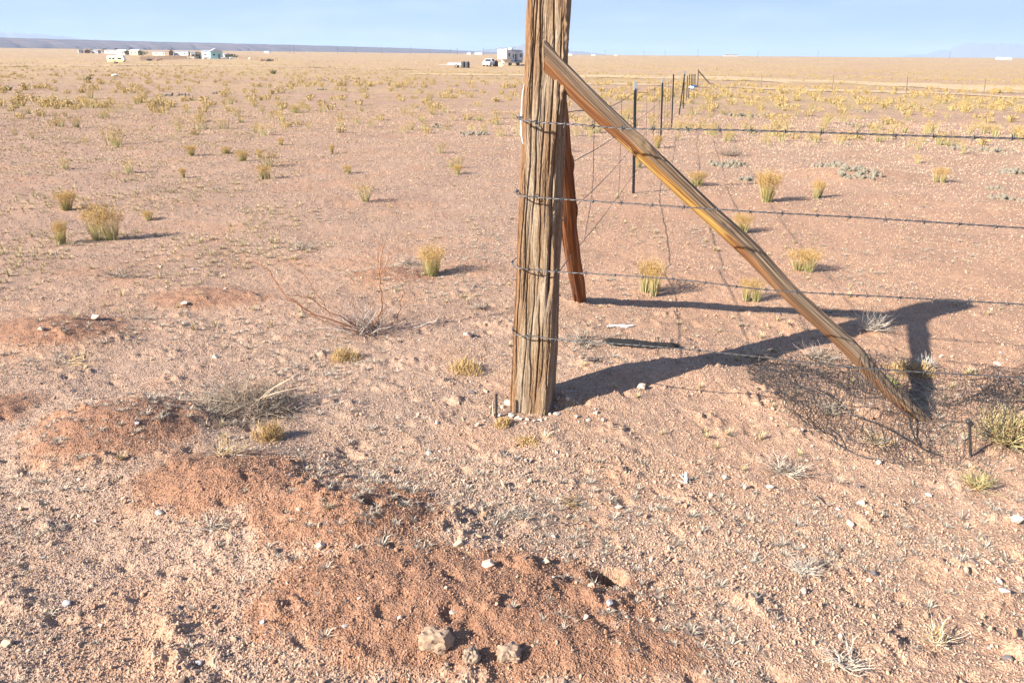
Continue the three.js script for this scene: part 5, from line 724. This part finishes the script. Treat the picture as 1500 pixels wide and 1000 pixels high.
// ---------------------------------------------------------------- mesa and mountains
{
  const A = ray(-260, 80), pt = (px, d) => { const r = ray(px, 80), k = d / Math.hypot(r.x, r.z); return V(r.x * k, 0, r.z * k); };
  // the long mesa: a straight scarp that recedes to the right
  const P0 = pt(-700, 3300), P1 = pt(0, 4000), P2 = pt(560, 5240), P3 = pt(720, 7600), P4 = pt(790, 10500), cv = new THREE.CatmullRomCurve3([P0, P1, P2, P3, P4]);
  const NU = 1500, NV = 22, b = new GB(), nz = createNoise2D(rng(881)), nz2 = createNoise2D(rng(882)), total = cv.getLength();
  const spur = (L, v) => { const q = L / 95 + 0.9 * nz(L * 0.004, 1) + 0.35 * nz2(L * 0.013, v * 0.8), f = q - Math.floor(q); return 1 - Math.abs(2 * f - 1); };   // ridges between the gullies
  for (let i = 0; i <= NU; i++) { const u = i / NU, q = cv.getPointAt(u), tg = cv.getTangentAt(u), nx = -tg.z, nzz = tg.x, L = u * total, sx = (nx * q.x + nzz * q.z) > 0 ? 1 : -1;
    for (let j = 0; j <= NV; j++) { const v = j / NV, slope = clamp(v / 0.86), g = spur(L, v) * (0.7 + 0.5 * nz(L * 0.002, 7)), body = Math.sin(Math.PI * clamp(slope * 0.92 + 0.04));
      const dist = (1 - slope) * 300 + 140 * g * body + 40 * nz(L * 0.0016, 2), h = v <= 0.86 ? 8 + 62 * Math.pow(slope, 1.15) + 9 * g * body : 70 + 1.2 * nz(L * 0.01, 3) + (v - 0.86) * 8, strata = 0.5 + 0.5 * Math.sin(h * 0.55 + 2 * nz(L * 0.002, 5));
      const c = col(0.065, 0.055, 0.065).lerp(col(0.13, 0.092, 0.088), strata * sstep(0.3, 0.9, slope)), dd = v > 0.86 ? -(v - 0.86) * 6000 - 20 : dist; b.v(q.x - sx * nx * dd, h, q.z - sx * nzz * dd, c); } }
  for (let i = 0; i < NU; i++) for (let j = 0; j < NV; j++) { const a = i * (NV + 1) + j; b.tri(a, a + NV + 1, a + 1); b.tri(a + 1, a + NV + 1, a + NV + 2); }
  single('mesa', b.geo(), std({ vertexColors: true, roughness: 1, side: THREE.DoubleSide }), 'long flat topped mesa with eroded gullies along the left horizon', 'mesa', null, 'structure');
  const mount = (name, label, prof, d, c) => { const g = new GB(), nn = createNoise2D(rng(prof.length * 17 + d)), N = 120, M = 12, x0 = prof[0][0], x1 = prof[prof.length - 1][0]; const top = (x) => { for (let k = 0; k < prof.length - 1; k++) if (x <= prof[k + 1][0]) { const t = (x - prof[k][0]) / (prof[k + 1][0] - prof[k][0]); return lerp(prof[k][1], prof[k + 1][1], t * t * (3 - 2 * t)); } return 0; }; for (let i = 0; i <= N; i++) { const px = lerp(x0, x1, i / N); for (let j = 0; j <= M; j++) { const v = j / M, dist = d + (v - 0.5) * d * 0.22, q = pt(px, dist), h = top(px) / 1283 * d * Math.sin(Math.PI * v) ** 0.8 * (1 + 0.08 * nn(i * 0.25, v * 5) * Math.sin(Math.PI * v)); g.v(q.x, Math.max(4, h), q.z); } } for (let i = 0; i < N; i++) for (let j = 0; j < M; j++) { const a = i * (M + 1) + j; g.tri(a, a + M + 1, a + 1); g.tri(a + 1, a + M + 1, a + M + 2); } single(name, g.geo(), std({ color: c, roughness: 1, side: THREE.DoubleSide }), label, 'mountain', null, 'structure'); };
  mount('hills', 'low blue hills on the horizon left of the post', [[640, 8], [690, 12], [720, 16], [735, 18], [752, 19], [775, 24], [800, 21], [840, 14], [900, 9]], 9000, col(0.16, 0.15, 0.15));
  mount('mountain', 'faint blue flat topped mountain on the right horizon', [[1290, 8], [1345, 12], [1385, 19], [1410, 26], [1430, 27], [1470, 27], [1510, 25], [1600, 22], [1720, 10]], 15000, col(0.16, 0.16, 0.17));
  mount('ridge', 'faint far ridge above the mesa on the left horizon', [[-300, 26], [-60, 27], [30, 27.5], [70, 26.5], [130, 22], [200, 12]], 14500, col(0.16, 0.16, 0.17));
}

renderer.render(scene, camera);
